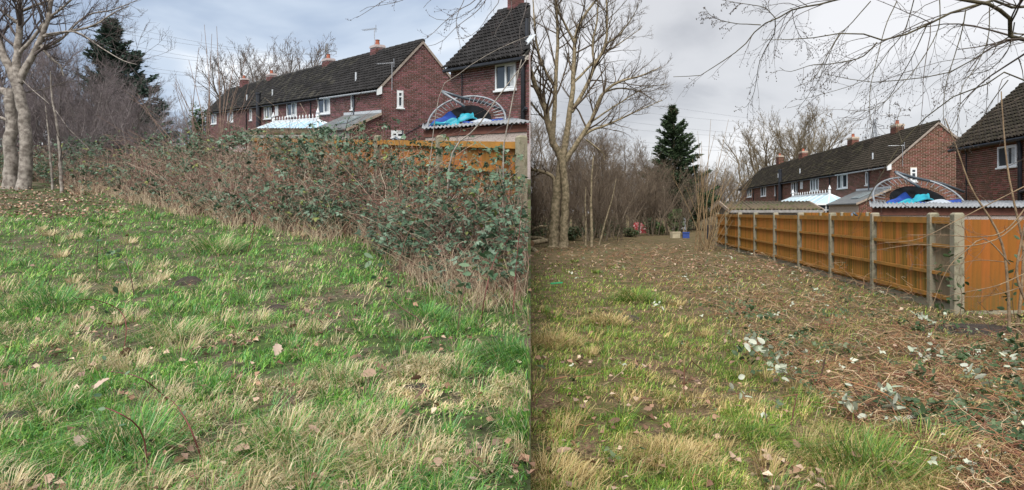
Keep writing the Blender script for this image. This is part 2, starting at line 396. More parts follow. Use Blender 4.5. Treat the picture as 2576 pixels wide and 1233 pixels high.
def aerial(root, base, hgt, name='aerial', dirv=(1, .2, 0)):
    mb = MB(); b = Vector(base); d = Vector(dirv).normalized(); sdv = Vector((-d.y, d.x, 0))
    mb.tube([b, b+Vector((0, 0, hgt))], .022, 5)
    t = b+Vector((0, 0, hgt-.05)); mb.tube([t-d*.15, t+d*.95], .016, 5)
    for k in range(9): q = t+d*(-.1+k*.125); mb.tube([q-sdv*.22, q+sdv*.22], .009, 4)
    mb.tube([t-d*.12+Vector((0, 0, -.25)), t-d*.12+Vector((0, 0, .25))], .02, 4)
    return mb.build(name, mat('aluminium', (.42, .43, .45, 1), (.3, .31, .33, 1), 8, .4, metal=.6), root, root.location)
WOODTRIM = mat('weathered_board', (.36, .29, .23, 1), (.24, .19, .15, 1), 5, .9)
def terrace(side, O, r, g, Ln, D, He, Hr, px, label):
    fr = Fr(O, r, g); root = empty('terraced_house', fr.O, label, 'house', 'long brick terraces')
    W = []   # windows on the long wall
    for (x0, x1, y0, y1, sp_) in px['win']:
        a1, cA = fr.ac(x0, y0); a0, cB = fr.ac(x1, y0); _, cC = fr.ac((x0+x1)/2, y1); _, cT = fr.ac((x0+x1)/2, y0)
        W.append((a0, a1, cC, cT, sp_))
    GW = []
    for (x0, x1, y0, y1, sp_) in px['gwin']:
        b0, _ = fr.bc(x0, y0); b1, _ = fr.bc(x1, y0); xm = (x0+x1)/2; _, cT = fr.bc(xm, y0); _, cC = fr.bc(xm, y1)
        GW.append((b0, b1, cC, cT, sp_))
    # walls: mortar behind the bricks
    mb = MB(); P = fr.p
    mb.poly([P(0, 0, -1), P(Ln, 0, -1), P(Ln, 0, He), P(0, 0, He)]); mb.poly([P(0, D, -1), P(0, D, He), P(Ln, D, He), P(Ln, D, -1)])
    wall = mb.build('wall', MORTAR[side], root, fr.O)
    mb = MB(); mb.poly([P(Ln, 0, -1), P(Ln, D, -1), P(Ln, D, He), P(Ln, D/2, Hr-.04), P(Ln, 0, He)]); mb.build('gable_wall', MORTAR[side], root, fr.O)
    mb = MB(); mb.poly([P(0, 0, -1), P(0, 0, He), P(0, D/2, Hr-.04), P(0, D, He), P(0, D, -1)])
    gab = mb.build('gable_wall', MORTAR[side], root, fr.O)
    lo = px['clow']
    hol = [(a-.02, b+.02, c-.08, d+.01) for a, b, c, d, _ in W]
    brickwork(wall, fr, 'long', side, 0, Ln, lo, He-.02, hol, px['bl'], px['ch'], keep=lambda t: t[0], budget=300)
    lim = lambda c: ((0, D) if c <= He else ((c-He)/(Hr-He)*D/2+.06, D-(c-He)/(Hr-He)*D/2-.06))
    brickwork(gab, fr, 'gable', side, 0, D, lo, Hr-.1, [(a-.02, b+.02, c-.08, d+.01) for a, b, c, d, _ in GW], px['glen'], px['ch'], limits=lim, keep=lambda t: abs(t[2]-He), budget=300)
    for a0, a1, c0, c1, sp_ in W: window(root, fr, 'long', a0, a1, c0, c1, sp_, top=False)
    for a0, a1, c0, c1, sp_ in GW: window(root, fr, 'gable', a0, a1, c0, c1, sp_, top=True, curtain=False)
    # roof
    ov = .22; dz = (Hr-He)/(D/2)*ov
    mb = MB(); e = .1
    for (b0, c0, b1, c1) in ((-ov, He-dz+.05, D/2, Hr+.05), (D+ov, He-dz+.05, D/2, Hr+.05)):
        mb.hexa([P(-.05, b0, c0-.1), P(Ln+.05, b0, c0-.1), P(Ln+.05, b1, c1-.1), P(-.05, b1, c1-.1), P(-.05, b0, c0), P(Ln+.05, b0, c0), P(Ln+.05, b1, c1), P(-.05, b1, c1)])
    roof = mb.build('roof', TILE[side], root, fr.O)
    tiles(roof, fr, side, -.12, Ln+.1, -ov-.05, He-dz+.07, D/2-.02, Hr+.07, 15, px['tw'], keep=lambda a, i: a)
    mb = MB(); nr = int(Ln/.9)
    for k in range(nr):
        a = -.1+k*(Ln+.2)/nr; a2 = a+(Ln+.2)/nr*1.02
        mb.tube([P(a, D/2, Hr+.06), P(a2, D/2, Hr+.075)], [.14, .15], 8)
    mb.build('ridge_tiles', TILE[side], roof, fr.O)
    mb = MB()   # verge along the gable rake
    for s_ in (0, 1):
        bb = -ov if s_ == 0 else D+ov
        mb.hexa([P(-.1, bb, He-dz-.10), P(-.02, bb, He-dz-.10), P(-.02, D/2, Hr-.10), P(-.1, D/2, Hr-.10), P(-.1, bb, He-dz+.09), P(-.02, bb, He-dz+.09), P(-.02, D/2, Hr+.09), P(-.1, D/2, Hr+.09)])
    mb.build('verge', GREYSTONE, roof, fr.O)
    mb = MB(); mb.hexa([P(-.13, -ov-.04, He-dz-.28), P(-.13, .02, He-.42), P(-.03, .02, He-.42), P(-.03, -ov-.04, He-dz-.28), P(-.13, -ov-.04, He-dz+.02), P(-.13, .02, He+.02), P(-.03, .02, He+.02), P(-.03, -ov-.04, He-dz+.02)])
    mb.build('box_end', WHITE, roof, fr.O)
    la = px['fascia']
    mb = MB(); mb.fbox(fr, 0, la, -ov+.03, -.02, He-.24, He-dz-.06); mb.build('fascia', WHITE, roof, fr.O)
    mb = MB(); mb.fbox(fr, la, Ln, -ov+.03, -.02, He-.22, He-dz-.06); mb.build('fascia', BLACKPL, roof, fr.O)
    mb = MB(); mb.tube([P(0, -ov-.03, He-dz-.03), P(la, -ov-.03, He-dz-.03)], .055, 7); mb.build('gutter', mat('grey_gutter', (.4, .42, .44, 1), rough=.4), roof, fr.O)
    mb = MB(); mb.tube([P(la, -ov-.03, He-dz-.03), P(Ln, -ov-.03, He-dz-.03)], .055, 7); mb.build('gutter', BLACKPL, roof, fr.O)
    for x, rr, m_ in px['pipes']:
        a, _ = fr.ac(x, 300); mb = MB(); mb.tube([P(a, -ov, He-dz-.05), P(a, -ov*.9, He-.2), P(a, -.09, He-.45), P(a, -.09, 0)], rr, 7); mb.build('downpipe', m_, root, fr.O, smooth=True)
    for x, y0, y1, rr in px['flue']:
        a, ct = fr.ac(x, y0, -.25); mb = MB(); mb.tube([P(a, -.25, 0), P(a, -.25, ct), P(a, -.25, ct+.02), P(a, -.25, ct+.16)], [rr, rr, rr*1.25, rr*1.2], 10)
        mb.build('flue_pipe', BLACKPL, root, fr.O)
    for x, y in px['vents']:
        a, c = fr.ac(x, y, .3); c = He+(Hr-He)*.16; b = .16*D/2
        mb = MB(); mb.tube([P(a, b, c-.1), P(a, b, c+.75)], .06, 7); v_ = mb.build('vent_pipe', LEAD, root, fr.O)
        n_ = Vector((0, 0, .09)); mb = MB(); w_ = .75*px['tw']/.42
        mb.hexa([P(a-w_, b-.5, c-.5)+n_*.6, P(a+w_*.6, b-.5, c-.5)+n_*.6, P(a+w_, b+.22, c+.26)+n_*.6, P(a-w_*.6, b+.22, c+.26)+n_*.6, P(a-w_, b-.5, c-.5)+n_, P(a+w_*.6, b-.5, c-.5)+n_, P(a+w_, b+.22, c+.26)+n_, P(a-w_*.6, b+.22, c+.26)+n_])
        mb.build('flashing', LEAD, v_, fr.O)
    for x0, x1, y0 in px['chim']:
        a, c = fr.ac((x0+x1)/2, y0, D/2); a1, _ = fr.ac(x0, y0, D/2); a0, _ = fr.ac(x1, y0, D/2)
        chimney(root, fr, side, a, D, Hr, min(1.5, max(.6, (a1-a0)*.62)), .62, max(.5, c-Hr-.35))
    x, y = px['plaque']; a, c = fr.ac(x, y); mb = MB(); mb.fbox(fr, a-.45, a+.45, -.05, -.0, c-.45, c+.4); mb.build('plaque', WHITE, root, fr.O)
    aerial(root, P(-.12, D*.12, He-.2), 1.6, dirv=(-1, .3, 0)); aerial(root, P(fr.ac(sum(px['chim'][0][:2])/2, 100, D/2)[0]+.5, D/2, Hr+.6), 1.15, dirv=(-.9, .4, 0))
    # vent pipe and cable on the gable
    mb = MB(); q = D*.5; mb.tube([P(-.05, q*.55, 2.2), P(-.05, q*1.1, 2.95)], .02, 5); mb.tube([P(-.06, q*.5, 1.9), P(-.06, q*.5, 2.5)], .03, 6); mb.build('cable', BLACKPL, root, fr.O)
    # lean-to
    w_, ct, cl, al = px['lean']
    mb = MB(); mb.poly([P(0.02, -w_, -1), P(0.02, -w_, cl-.1), P(0.02, -.001, ct-.1), P(0.02, -.001, -1)]); mb.poly([P(.02, -w_, -1), P(al, -w_, -1), P(al, -w_, cl-.1), P(.02, -w_, cl-.1)])
    lw = mb.build('lean_to', MORTAR[side], root, fr.O)
    frl = Fr(fr.O, fr.r, fr.g)
    brickwork(lw, Fr(fr.O, fr.r, fr.g), 'gable', side, -w_, -.02, .8, ct-.12, [], px['glen']*.8, px['ch']*.9, limits=lambda c: (-w_ if c < cl-.1 else -w_+(c-cl+.1)/(ct-cl)*w_+.03, -.02), budget=60)
    mb = MB(); mb.hexa([P(-.12, -w_-.2, cl-.19), P(al, -w_-.2, cl-.19), P(al, 0, ct-.09), P(-.12, 0, ct-.09), P(-.12, -w_-.2, cl-.1), P(al, -w_-.2, cl-.1), P(al, 0, ct), P(-.12, 0, ct)])
    lr = mb.build('lean_to_roof', mat('slate', (.09, .095, .1, 1), (.14, .145, .14, 1), 3, .6), lw, fr.O)
    mb = MB(); mb.hexa([P(-.16, -w_-.22, cl-.24), P(-.121, -w_-.22, cl-.24), P(-.121, 0, ct-.14), P(-.16, 0, ct-.14), P(-.16, -w_-.22, cl-.09), P(-.121, -w_-.22, cl-.09), P(-.121, 0, ct+.01), P(-.16, 0, ct+.01)]); mb.build('bargeboard', WOODTRIM, lw, fr.O)
    mb = MB(); mb.fbox(fr, -.1, al, -.06, -.001, ct-.02, ct+.14); mb.build('lead_strip', LEAD, lw, fr.O)
    mb = MB(); mb.hexa([P(1.6, -w_*.75, cl+(ct-cl)*.25+.02), P(3.2, -w_*.75, cl+(ct-cl)*.25+.02), P(3.2, -w_*.3, cl+(ct-cl)*.7+.02), P(1.6, -w_*.3, cl+(ct-cl)*.7+.02), P(1.6, -w_*.75, cl+(ct-cl)*.25+.1), P(3.2, -w_*.75, cl+(ct-cl)*.25+.1), P(3.2, -w_*.3, cl+(ct-cl)*.7+.1), P(1.6, -w_*.3, cl+(ct-cl)*.7+.1)]); mb.build('rooflight', glass('rooflight_glass', (.22, .26, .27, 1), .2), lw, fr.O)
    return fr, root
GREYPIPE = mat('grey_pipe', (.10, .115, .14, 1), rough=.4)
pxL = dict(win=[(884, 891, 237, 276, 1), (801, 831, 246, 286, 2), (722, 747, 257, 292, 2), (665, 685, 267, 299, 3), (629, 634.5, 275, 303, 1), (573, 587, 280, 307, 2), (532, 545, 287, 312, 2), (508, 513, 291, 313, 1)],
    gwin=[(998.5, 1014, 228.6, 271.5, 1), (984, 1014, 329, 346, 2)], clow=1.2, bl=.47, glen=.33, ch=.105, tw=.44, fascia=9.5,
    pipes=[(893, .06, GREYPIPE), (784, .045, BLACKPL), (687, .045, BLACKPL), (622, .05, BLACKPL)], flue=[(650, 238, 325, .19)], vents=[(891, 210), (682, 240), (618, 255)],
    chim=[(938, 961, 101), (816, 836, 137), (675, 691, 177), (607.5, 620, 190)], plaque=(697, 278), lean=(1.84, 3.43, 2.6, 5.6))
frTL, terrL = terrace('L', (-7.376, 38, 3.9), (-.568, .823, .093), (.823, .568, .053), 50, 5.2, 4.9, 7.62, pxL, 'long brick terrace with four chimneys rising above the bramble thicket')
pxR = dict(win=[(2178, 2186, 432, 466, 1), (2107, 2133, 438, 474, 2), (2039, 2060, 449, 480, 3), (1991, 2008, 458, 485, 3), (1949.5, 1953, 465, 492, 1), (1914.6, 1927.5, 469, 494, 2), (1880, 1891, 474, 496, 2), (1862, 1865, 478, 497, 1)],
    gwin=[(2290, 2306, 423, 457, 1)], clow=.9, bl=.47, glen=.36, ch=.11, tw=.5, fascia=11,
    pipes=[(2188, .06, GREYPIPE), (2089, .05, BLACKPL), (2009, .05, BLACKPL), (1954, .06, BLACKPL), (1897, .05, BLACKPL)], flue=[(1962.5, 430, 511, .2)], vents=[(2188, 405), (2007, 440), (1953, 450)],
    chim=[(2245, 2269, 303), (2136, 2156, 337), (2013, 2028, 374), (1955, 1968, 386)], plaque=(2017, 465), lean=(2.22, 3.52, 2.5, 6.6))
frTR, terrR = terrace('R', (28, 50, 0), (.128, .992, 0), (.992, -.128, 0), 54, 6.6, 5.3, 8.3, pxR, 'long brick terrace with four chimneys behind the mossy corrugated shed and orange fence')
def near_house(side, O, r, g, a0, Ln, D, He, Hr, win, pipes, tw, bl, ch, label, seam=False, chim=None, vent=None, clow=1.4):
    fr = Fr(O, r, g); root = empty('brick_house', fr.O, label, 'house', 'end brick houses'); P = fr.p
    no = Vector((1, -SEAM, 0)).normalized(); co = no*-.01
    drop = (lambda q: (q-co).dot(no) > 0) if seam else None
    W = []
    for (x0, x1, y0, y1, sp_) in win:
        a1, _ = fr.ac(x0, y0); aa, _ = fr.ac(x1, y0); xm = (x0+x1)/2; W.append((aa, a1, fr.ac(xm, y1)[1], fr.ac(xm, y0)[1], sp_))
    mb = MB(); G = lambda a: [P(a, 0, -1), P(a, 0, He), P(a, D/2, Hr-.05), P(a, D, He), P(a, D, -1)]
    A, B = G(a0), G(Ln); mb.v = A+B; mb.f = [(0, 1, 2, 3, 4), (9, 8, 7, 6, 5), (0, 5, 6, 1), (1, 6, 7, 2), (2, 7, 8, 3), (3, 8, 9, 4), (4, 9, 5, 0)]
    if seam: mb.clip(co, no)
    wall = mb.build('wall', MORTAR[side], root, fr.O)
    brickwork(wall, fr, 'long', side, a0, Ln, clow, He-.02, [(a-.02, b+.02, c-.08, d+.01) for a, b, c, d, _ in W], bl, ch, keep=lambda t: -t[2], budget=300, drop=drop)
    for q in W: window(root, fr, 'long', *q)
    ov = .25; dz = (Hr-He)/(D/2)*ov; mb = MB()
    for (b0, b1) in ((-ov, D/2), (D+ov, D/2)):
        c0, c1 = He-dz+.05, Hr+.05
        mb.hexa([P(a0, b0, c0-.1), P(Ln+.1, b0, c0-.1), P(Ln+.1, b1, c1-.1), P(a0, b1, c1-.1), P(a0, b0, c0), P(Ln+.1, b0, c0), P(Ln+.1, b1, c1), P(a0, b1, c1)])
    if seam: mb.clip(co, no)
    roof = mb.build('roof', TILE[side], root, fr.O)
    ncol = int((Ln+.15-a0)/tw); tiles(roof, fr, side, Ln+.15-ncol*tw, Ln+.16, -ov-.05, He-dz+.07, D/2-.02, Hr+.07, 15, tw, keep=(lambda a, i: i) if seam else (lambda a, i: -a), drop=drop)
    mb = MB(); k = a0
    while k < Ln:
        if not (drop and (drop(P(k, D/2, 0)) or drop(P(k+.45, D/2, 0)))): mb.tube([P(k, D/2, Hr+.06), P(k+.46, D/2, Hr+.075)], [.14, .15], 8)
        k += .45
    mb.build('ridge_tiles', TILE[side], roof, fr.O)
    def clipped(mb, name, m, par):
        if seam: mb.clip(co, no)
        return mb.build(name, m, par, fr.O)
    mb = MB(); mb.fbox(fr, a0, Ln, -ov+.05, -.02, He-.30, He-.12); clipped(mb, 'fascia', mat('pale_fascia', (.50, .47, .42, 1), (.4, .37, .33, 1), 4, .7), roof)
    mb = MB(); mb.tube([P(a0, -ov-.04, He-dz-.02), P(Ln+.15, -ov-.04, He-dz-.02)], .085, 8); clipped(mb, 'gutter', BLACKPL, roof)
    for x, rr in pipes:
        a, _ = fr.ac(x, 250); mb = MB(); mb.tube([P(a, -ov, He-dz-.05), P(a, -ov*.8, He-.3), P(a, -.12, He-.55), P(a, -.12, 0)], rr, 8); mb.build('downpipe', BLACKPL, root, fr.O, smooth=True)
        if rr > .06:
            mb = MB(); mb.tube([P(a, -.12, 2.6), P(a-(.2 if seam else .7), -.12, 2.75)], rr*.9, 8); mb.build('waste_pipe', BLACKPL, root, fr.O)
    if vent:
        a, t = vent; b = t*D/2; c = He+(Hr-He)*t; mb = MB(); mb.tube([P(a, b, c), P(a, b, c+.9)], .07, 8); v_ = mb.build('vent_pipe', BLACKPL, root, fr.O)
        n_ = Vector((0, 0, .1)); mb = MB(); mb.hexa([P(a-.45, b-.3, c-.31)+n_*.6, P(a+.45, b-.3, c-.31)+n_*.6, P(a+.45, b+.12, c+.13)+n_*.6, P(a-.45, b+.12, c+.13)+n_*.6, P(a-.45, b-.3, c-.31)+n_, P(a+.45, b-.3, c-.31)+n_, P(a+.45, b+.12, c+.13)+n_, P(a-.45, b+.12, c+.13)+n_]); mb.build('flashing', LEAD, v_, fr.O)
    if chim: chimney(root, fr, side, chim, D, Hr, .62, .5, .9)
    return fr, root
frHL, houseL = near_house('L', (.66, 26, 2.98), (-.568, .823, .093), (.823, .568, .053), 0, 6.1, 5.6, 4.9, 7.62, [(1247.5, 1299, 160, 226, 2)], [(1322, .085), (1168, .03)], .36, .36, .098, 'brick house end with dark tiled roof directly behind the bramble-side garage', seam=True, chim=4.9, vent=(1.0, .22))
frHR, houseR = near_house('R', (21.6, 20.1, 0), (.128, .992, 0), (.992, -.128, 0), 0, 16.0, 6.6, 5.25, 8.35, [(2511, 2559.5, 366.7, 420, 2)], [(2573, .09), (2437, .035)], .5, .36, .098, 'brick house with dark tiled roof rising behind the cleared plot garage', vent=(11.2, .25))
# ------------------------------------------------------------------ conservatories
POLYC = {'L': glass('conservatory_glazing_cool', (.33, .50, .61, 1), .3), 'R': glass('conservatory_glazing_warm', (.36, .52, .58, 1), .3)}
def conservatory(side, fr, a0, a1, W_, ra0, ra1, ce, cr, label):
    root = empty('conservatory', fr.p(a0, -W_, 0), label, 'conservatory', 'white conservatories'); P = fr.p; O = root.location
    mb = MB(); mb.fbox(fr, a0+.1, a1-.1, -W_+.1, -.1, -.6, .8); mb.build('dwarf_wall', BRICK[side], root, O)
    mb = MB()
    n = 8
    for k in range(n+1):
        a = a0+(a1-a0)*k/n; mb.fbox(fr, a-.07, a+.07, -W_, -W_+.1, .8, ce)
    mb.fbox(fr, a0+.07, a1-.07, -W_+.005, -W_+.09, .8, .95); mb.fbox(fr, a0+.07, a1-.07, -W_+.005, -W_+.09, ce-.5, ce-.38)
    for k in range(1, 4): b = -W_+W_*k/4; mb.fbox(fr, a0, a0+.1, b-.05, b+.05, .8, ce-.01)
    mb.fbox(fr, a0+.005, a0+.09, -W_+.1, -.05, ce-.5, ce-.38)
    mb.build('window_frame', WHITE, root, O)
    mb = MB(); mb.fbox(fr, a0+.04, a1-.04, -W_+.04, -.04, .8, ce-.02); mb.build('glazing', PANE, root, O)
    mb = MB(); mb.fbox(fr, a0-.12, a1+.1, -W_-.14, -W_+.02, ce-.02, ce+.12); mb.fbox(fr, a0-.12, a0+.02, -W_+.02, -.02, ce-.021, ce+.119); mb.build('eaves_beam', WHITE, root, O)
    bm_ = -W_/2; e = ce+.08
    roofp = empty('roof_frame', (0, 0, 0)); roofp.parent = root
    def panel(pts, m=POLYC[side]):
        mb = MB(); pts = [Vector(q) for q in pts]
        if len(pts) == 4: mb.hexa([q-Vector((0, 0, .03)) for q in pts]+pts)
        else:
            mb.v = [q-Vector((0, 0, .03)) for q in pts]+pts; mb.f = [(2, 1, 0), (3, 4, 5), (0, 1, 4, 3), (1, 2, 5, 4), (2, 0, 3, 5)]
        mb.build('roof_pane', m, root, O)
    n = 7; bars = MB(); up = Vector((0, 0, .03))
    for k in range(n):
        A, B = a0+(a1-a0)*k/n, a0+(a1-a0)*(k+1)/n; C, D_ = ra0+(ra1-ra0)*k/n, ra0+(ra1-ra0)*(k+1)/n
        panel([P(A, -W_-.1, e), P(B, -W_-.1, e), P(D_, bm_, cr), P(C, bm_, cr)])
        panel([P(B, -.02, e), P(A, -.02, e), P(C, bm_, cr), P(D_, bm_, cr)])
        bars.tube([P(A, -W_-.1, e)+up, P(C, bm_, cr)+up], .035, 5)
        bars.tube([P(A, 0, e)+up, P(C, bm_, cr)+up], .04, 5)
    bars.tube([P(a1, -W_-.1, e)+up, P(ra1, bm_, cr)+up], .06, 5)
    for k in range(3):
        b0, b1 = -W_-.1+W_*k/3, -W_-.1+W_*(k+1)/3
        panel([P(a0-.1, b1, e), P(a0-.1, b0, e), P(ra0, bm_, cr)]); bars.tube([P(a0-.1, b1, e)+up, P(ra0, bm_, cr)+up], .05, 5)
    bpy.data.objects.remove(roofp)
    bars.build('roof_bars', WHITE, root, O)
    mb = MB(); mb.fbox(fr, ra0, ra1, bm_-.09, bm_+.09, cr-.04, cr+.14); rid = mb.build('ridge', WHITE, root, O)
    for k in range(15):
        a = ra0+(ra1-ra0)*(k+.5)/15; q = P(a, bm_, cr+.13); mb = MB(); mb.tube([q, q+Vector((0, 0, .07)), q+Vector((0, 0, .15)), q+Vector((0, 0, .30))], [.04, .02, .05, .008], 6); mb.build('cresting', WHITE, rid, O)
    for a in (ra0, ra1):
        q = P(a, bm_, cr+.05); mb = MB(); mb.tube([q, q+Vector((0, 0, .2)), q+Vector((0, 0, .3)), q+Vector((0, 0, .42)), q+Vector((0, 0, .75))], [.09, .1, .06, .13, .01], 8); mb.build('finial', WHITE, rid, O)
conservatory('L', frTL, 5.75, 18.6, 2.39, 7.1, 17.4, 2.42, 3.12, 'white conservatory with spiked ridge above the bramble thicket')
conservatory('R', frTR, 6.95, 21.5, 3.1, 8.46, 19.7, 2.36, 3.3, 'white conservatory with spiked ridge seen over the orange fence')
# ------------------------------------------------------------------ corrugated roofs, sheds, garages
def corrugated(mb, p00, p10, p01, p11, nw, amp, thick=.02, sub=6):
    """sheet from edge p00-p10 (waves run across) to p01-p11"""
    p00, p10, p01, p11 = map(Vector, (p00, p10, p01, p11)); n = nw*sub; k0 = len(mb.v)
    for lay in (0, -thick):
        for s_ in (0, 1):
            for i in range(n+1):
                u = i/n; z = amp*math.sin(2*math.pi*nw*u); a = (p00.lerp(p10, u) if s_ == 0 else p01.lerp(p11, u)); mb.v.append(a+Vector((0, 0, z+lay)))
    m = n+1
    for i in range(n):
        a = k0+i
        mb.f += [(a, a+1, a+m+1, a+m), (a+2*m+1, a+2*m, a+3*m, a+3*m+1), (a+1, a, a+2*m, a+2*m+1), (a+m, a+m+1, a+3*m+1, a+3*m)]
ASBES = mat('corrugated_cement', (.26, .265, .275, 1), (.16, .17, .18, 1), 4, .8, .3, 30)
MOSSROOF = mat('mossy_cement_sheet', (.085, .065, .042, 1), (.06, .068, .022, 1), 3, .95, .8, 18, c3=(.12, .09, .06, 1))
PEBBLE = mat('pebbledash', (.36, .30, .27, 1), (.16, .125, .11, 1), 55, .95, .9, 60, c3=(.5, .43, .39, 1))
REDBOARD = mat('red_brown_fascia', (.20, .085, .06, 1), (.14, .06, .045, 1), 5, .7)
TAN = mat('tan_board', (.28, .17, .07, 1), (.2, .12, .05, 1), 5, .8, stretch=(2, 2, 10))
def garage(O, u, v, wu, dv, h0, h1, label, right_board=False):
    """O front-left base corner; u along the front, v to the back; eave h0 front, h1 back"""
    O = Vector(O); u = Vector(u); v = Vector(v); Z = Vector((0, 0, 1)); root = empty('garage', O, label, 'garage', 'pebbledashed garages')
    mb = MB(); q = [O-Z*.6, O+u*wu-Z*.6, O+u*wu+v*dv-Z*.6, O+v*dv-Z*.6]; t = [O+Z*(h0-.1), O+u*wu+Z*(h0-.1), O+u*wu+v*dv+Z*(h1-.1), O+v*dv+Z*(h1-.1)]
    mb.hexa(q+t); mb.build('wall', PEBBLE, root, O)
    f0 = -.04; mb = MB(); w1 = wu*.42 if right_board else wu
    def bd(a, b, lo, hi, d): 
        return [O+u*a+v*(f0-d)+Z*lo, O+u*b+v*(f0-d)+Z*lo, O+u*b+v*(f0+.035)+Z*lo, O+u*a+v*(f0+.035)+Z*lo, O+u*a+v*(f0-d)+Z*hi, O+u*b+v*(f0-d)+Z*hi, O+u*b+v*(f0+.035)+Z*hi, O+u*a+v*(f0+.035)+Z*hi]
    mb.hexa(bd(-.06, w1, h0-.24, h0-.05, .0)); mb.build('fascia', REDBOARD, root, O)
    if right_board: mb = MB(); mb.hexa(bd(w1+.01, wu, h0-.27, h0-.02, .015)); mb.build('fascia', TAN, root, O)
    n = max(2, int(wu/.95)); rf = None
    for k in range(n):
        a, b = -.12+(wu+.24)*k/n, -.12+(wu+.24)*(k+1)/n+.03
        mb = MB(); e = .006*(k % 2); c0 = Z*(h0-.01+e); c1 = Z*(h1+e)
        corrugated(mb, O+u*a-v*.22+c0, O+u*b-v*.22+c0, O+u*a+v*(dv+.1)+c1, O+u*b+v*(dv+.1)+c1, 9, .022, sub=6)
        mb.build('roof_sheet', ASBES, root, O, smooth=True)
    return root
gO = at(1070, 323, 19); gO.z = S*19+.05
u_ = Vector((.50+2.46, 17.6-19, 0)); wl = u_.length; u_.normalize(); v_ = Vector((-u_.y, u_.x, 0))
vL = Vector((-.30, .95, .0)).normalized(); vL = vL+Vector((0, 0, 0))
hL = (at(1070, 324, 19).z-gO.z)
garage(gO, u_, (-.125, .99, 0), wl-.15, 3.6, hL, hL+.62, 'pebbledashed garage with corrugated roof above the bramble thicket')
gR = Vector(((2200-1288)/F*18.4, 18.4, 0))
garage(gR, (1, -.03, 0), (.46, .888, 0), 9.5, 3.4, 1.87, 2.07, 'pebbledashed garage with corrugated roof just behind the orange fence', True)
# ------------------------------------------------------------------ trampoline frames lying on the garage roofs
STEEL = mat('galvanised_tube', (.25, .265, .28, 1), (.17, .18, .195, 1), 10, .45, metal=.3)
DARKTUBE = mat('dark_tube', (.07, .085, .10, 1), (.10, .12, .14, 1), 8, .4, metal=.3)
MATBLACK = mat('jumping_mat', (.008, .009, .010, 1), (.013, .014, .016, 1), 5, 1.0, spec=0)
BLUE = mat('blue_pad', (.01, .035, .17, 1), (.015, .055, .27, 1), 4, .6); CYAN = mat('cyan_pad', (.015, .27, .34, 1), (.012, .19, .27, 1), 4, .45)
def cloth(name, m, pts, parent, origin, th=.03, n=10, seed=1):
    """four corners, rumpled"""
    p = [Vector(q) for q in pts]; V = []; r2 = random.Random(seed)
    ph = [r2.uniform(0, 6) for _ in range(4)]; nrm = (p[1]-p[0]).cross(p[3]-p[0]).normalized()
    for lay in (0, 1):
        for i in range(n+1):
            for j in range(n+1):
                u, v = i/n, j/n; q = p[0].lerp(p[1], u).lerp(p[3].lerp(p[2], u), v)
                V.append(tuple(q+nrm*(.05*math.sin(5*u+ph[0]+3*v)+.04*math.sin(9*v+ph[1]-4*u)+lay*th)-origin))
    m_ = n+1; Fc = []
    for i in range(n):
        for j in range(n):
            a = i*m_+j; b = a+m_*m_; Fc += [(a, a+1, a+m_+1, a+m_), (b, b+m_, b+m_+1, b+1)]
    for i in range(n):
        for a, b in ((i, i+1), ((n*m_)+i+1, n*m_+i), ((i+1)*m_, i*m_), (i*m_+n, (i+1)*m_+n)):
            Fc.append((a, b, b+m_*m_, a+m_*m_))
    me = bpy.data.meshes.new(name); me.from_pydata(V, [], Fc); me.materials.append(m); me.polygons.foreach_set('use_smooth', [True]*len(me.polygons)); me.update()
    return link(name, me, parent)
def trampoline(c, R, eu, ev, base, px, side, Yd, label):
    """ring about centre c spanned by eu (across) and ev (up the tilt)"""
    root = empty('trampoline', base, label, 'trampoline', 'dismantled trampolines on garage roofs'); O = Vector(base); eu = Vector(eu).normalized(); ev = Vector(ev).normalized(); nn = eu.cross(ev)
    q = lambda t, r, h=0: c+(eu*math.cos(t)+ev*math.sin(t))*r+nn*h
    mb = MB(); mb.tube([q(2*math.pi*k/64, R) for k in range(65)], .032, 8); mb.build('ring', STEEL, root, O, smooth=True)
    for k in range(44):
        t = 2*math.pi*k/44; mb = MB(); mb.tube([q(t, R), q(t+.02, R*.74)], .011, 5); mb.build('spring', STEEL, root, O)
    mb = MB(); V = []
    for h in (0, -.012):
        for rr in (.64, .42, .2):
            for k in range(48): V.append(q(2*math.pi*k/48, R*rr*(1+.012*math.sin(k*7)), -.08*(1-rr/.64)+h))
    n = 48; mb.v = V
    for L_ in (0, 3):
        for ring in (0, 1):
            for k in range(n):
                a = (L_+ring)*n+k; b = (L_+ring)*n+(k+1) % n; mb.f.append((a, b, b+n, a+n))
        mb.f.append(tuple((L_+2)*n+k for k in range(n)))
    mb.build('mat', MATBLACK, root, O, smooth=True)
    return root
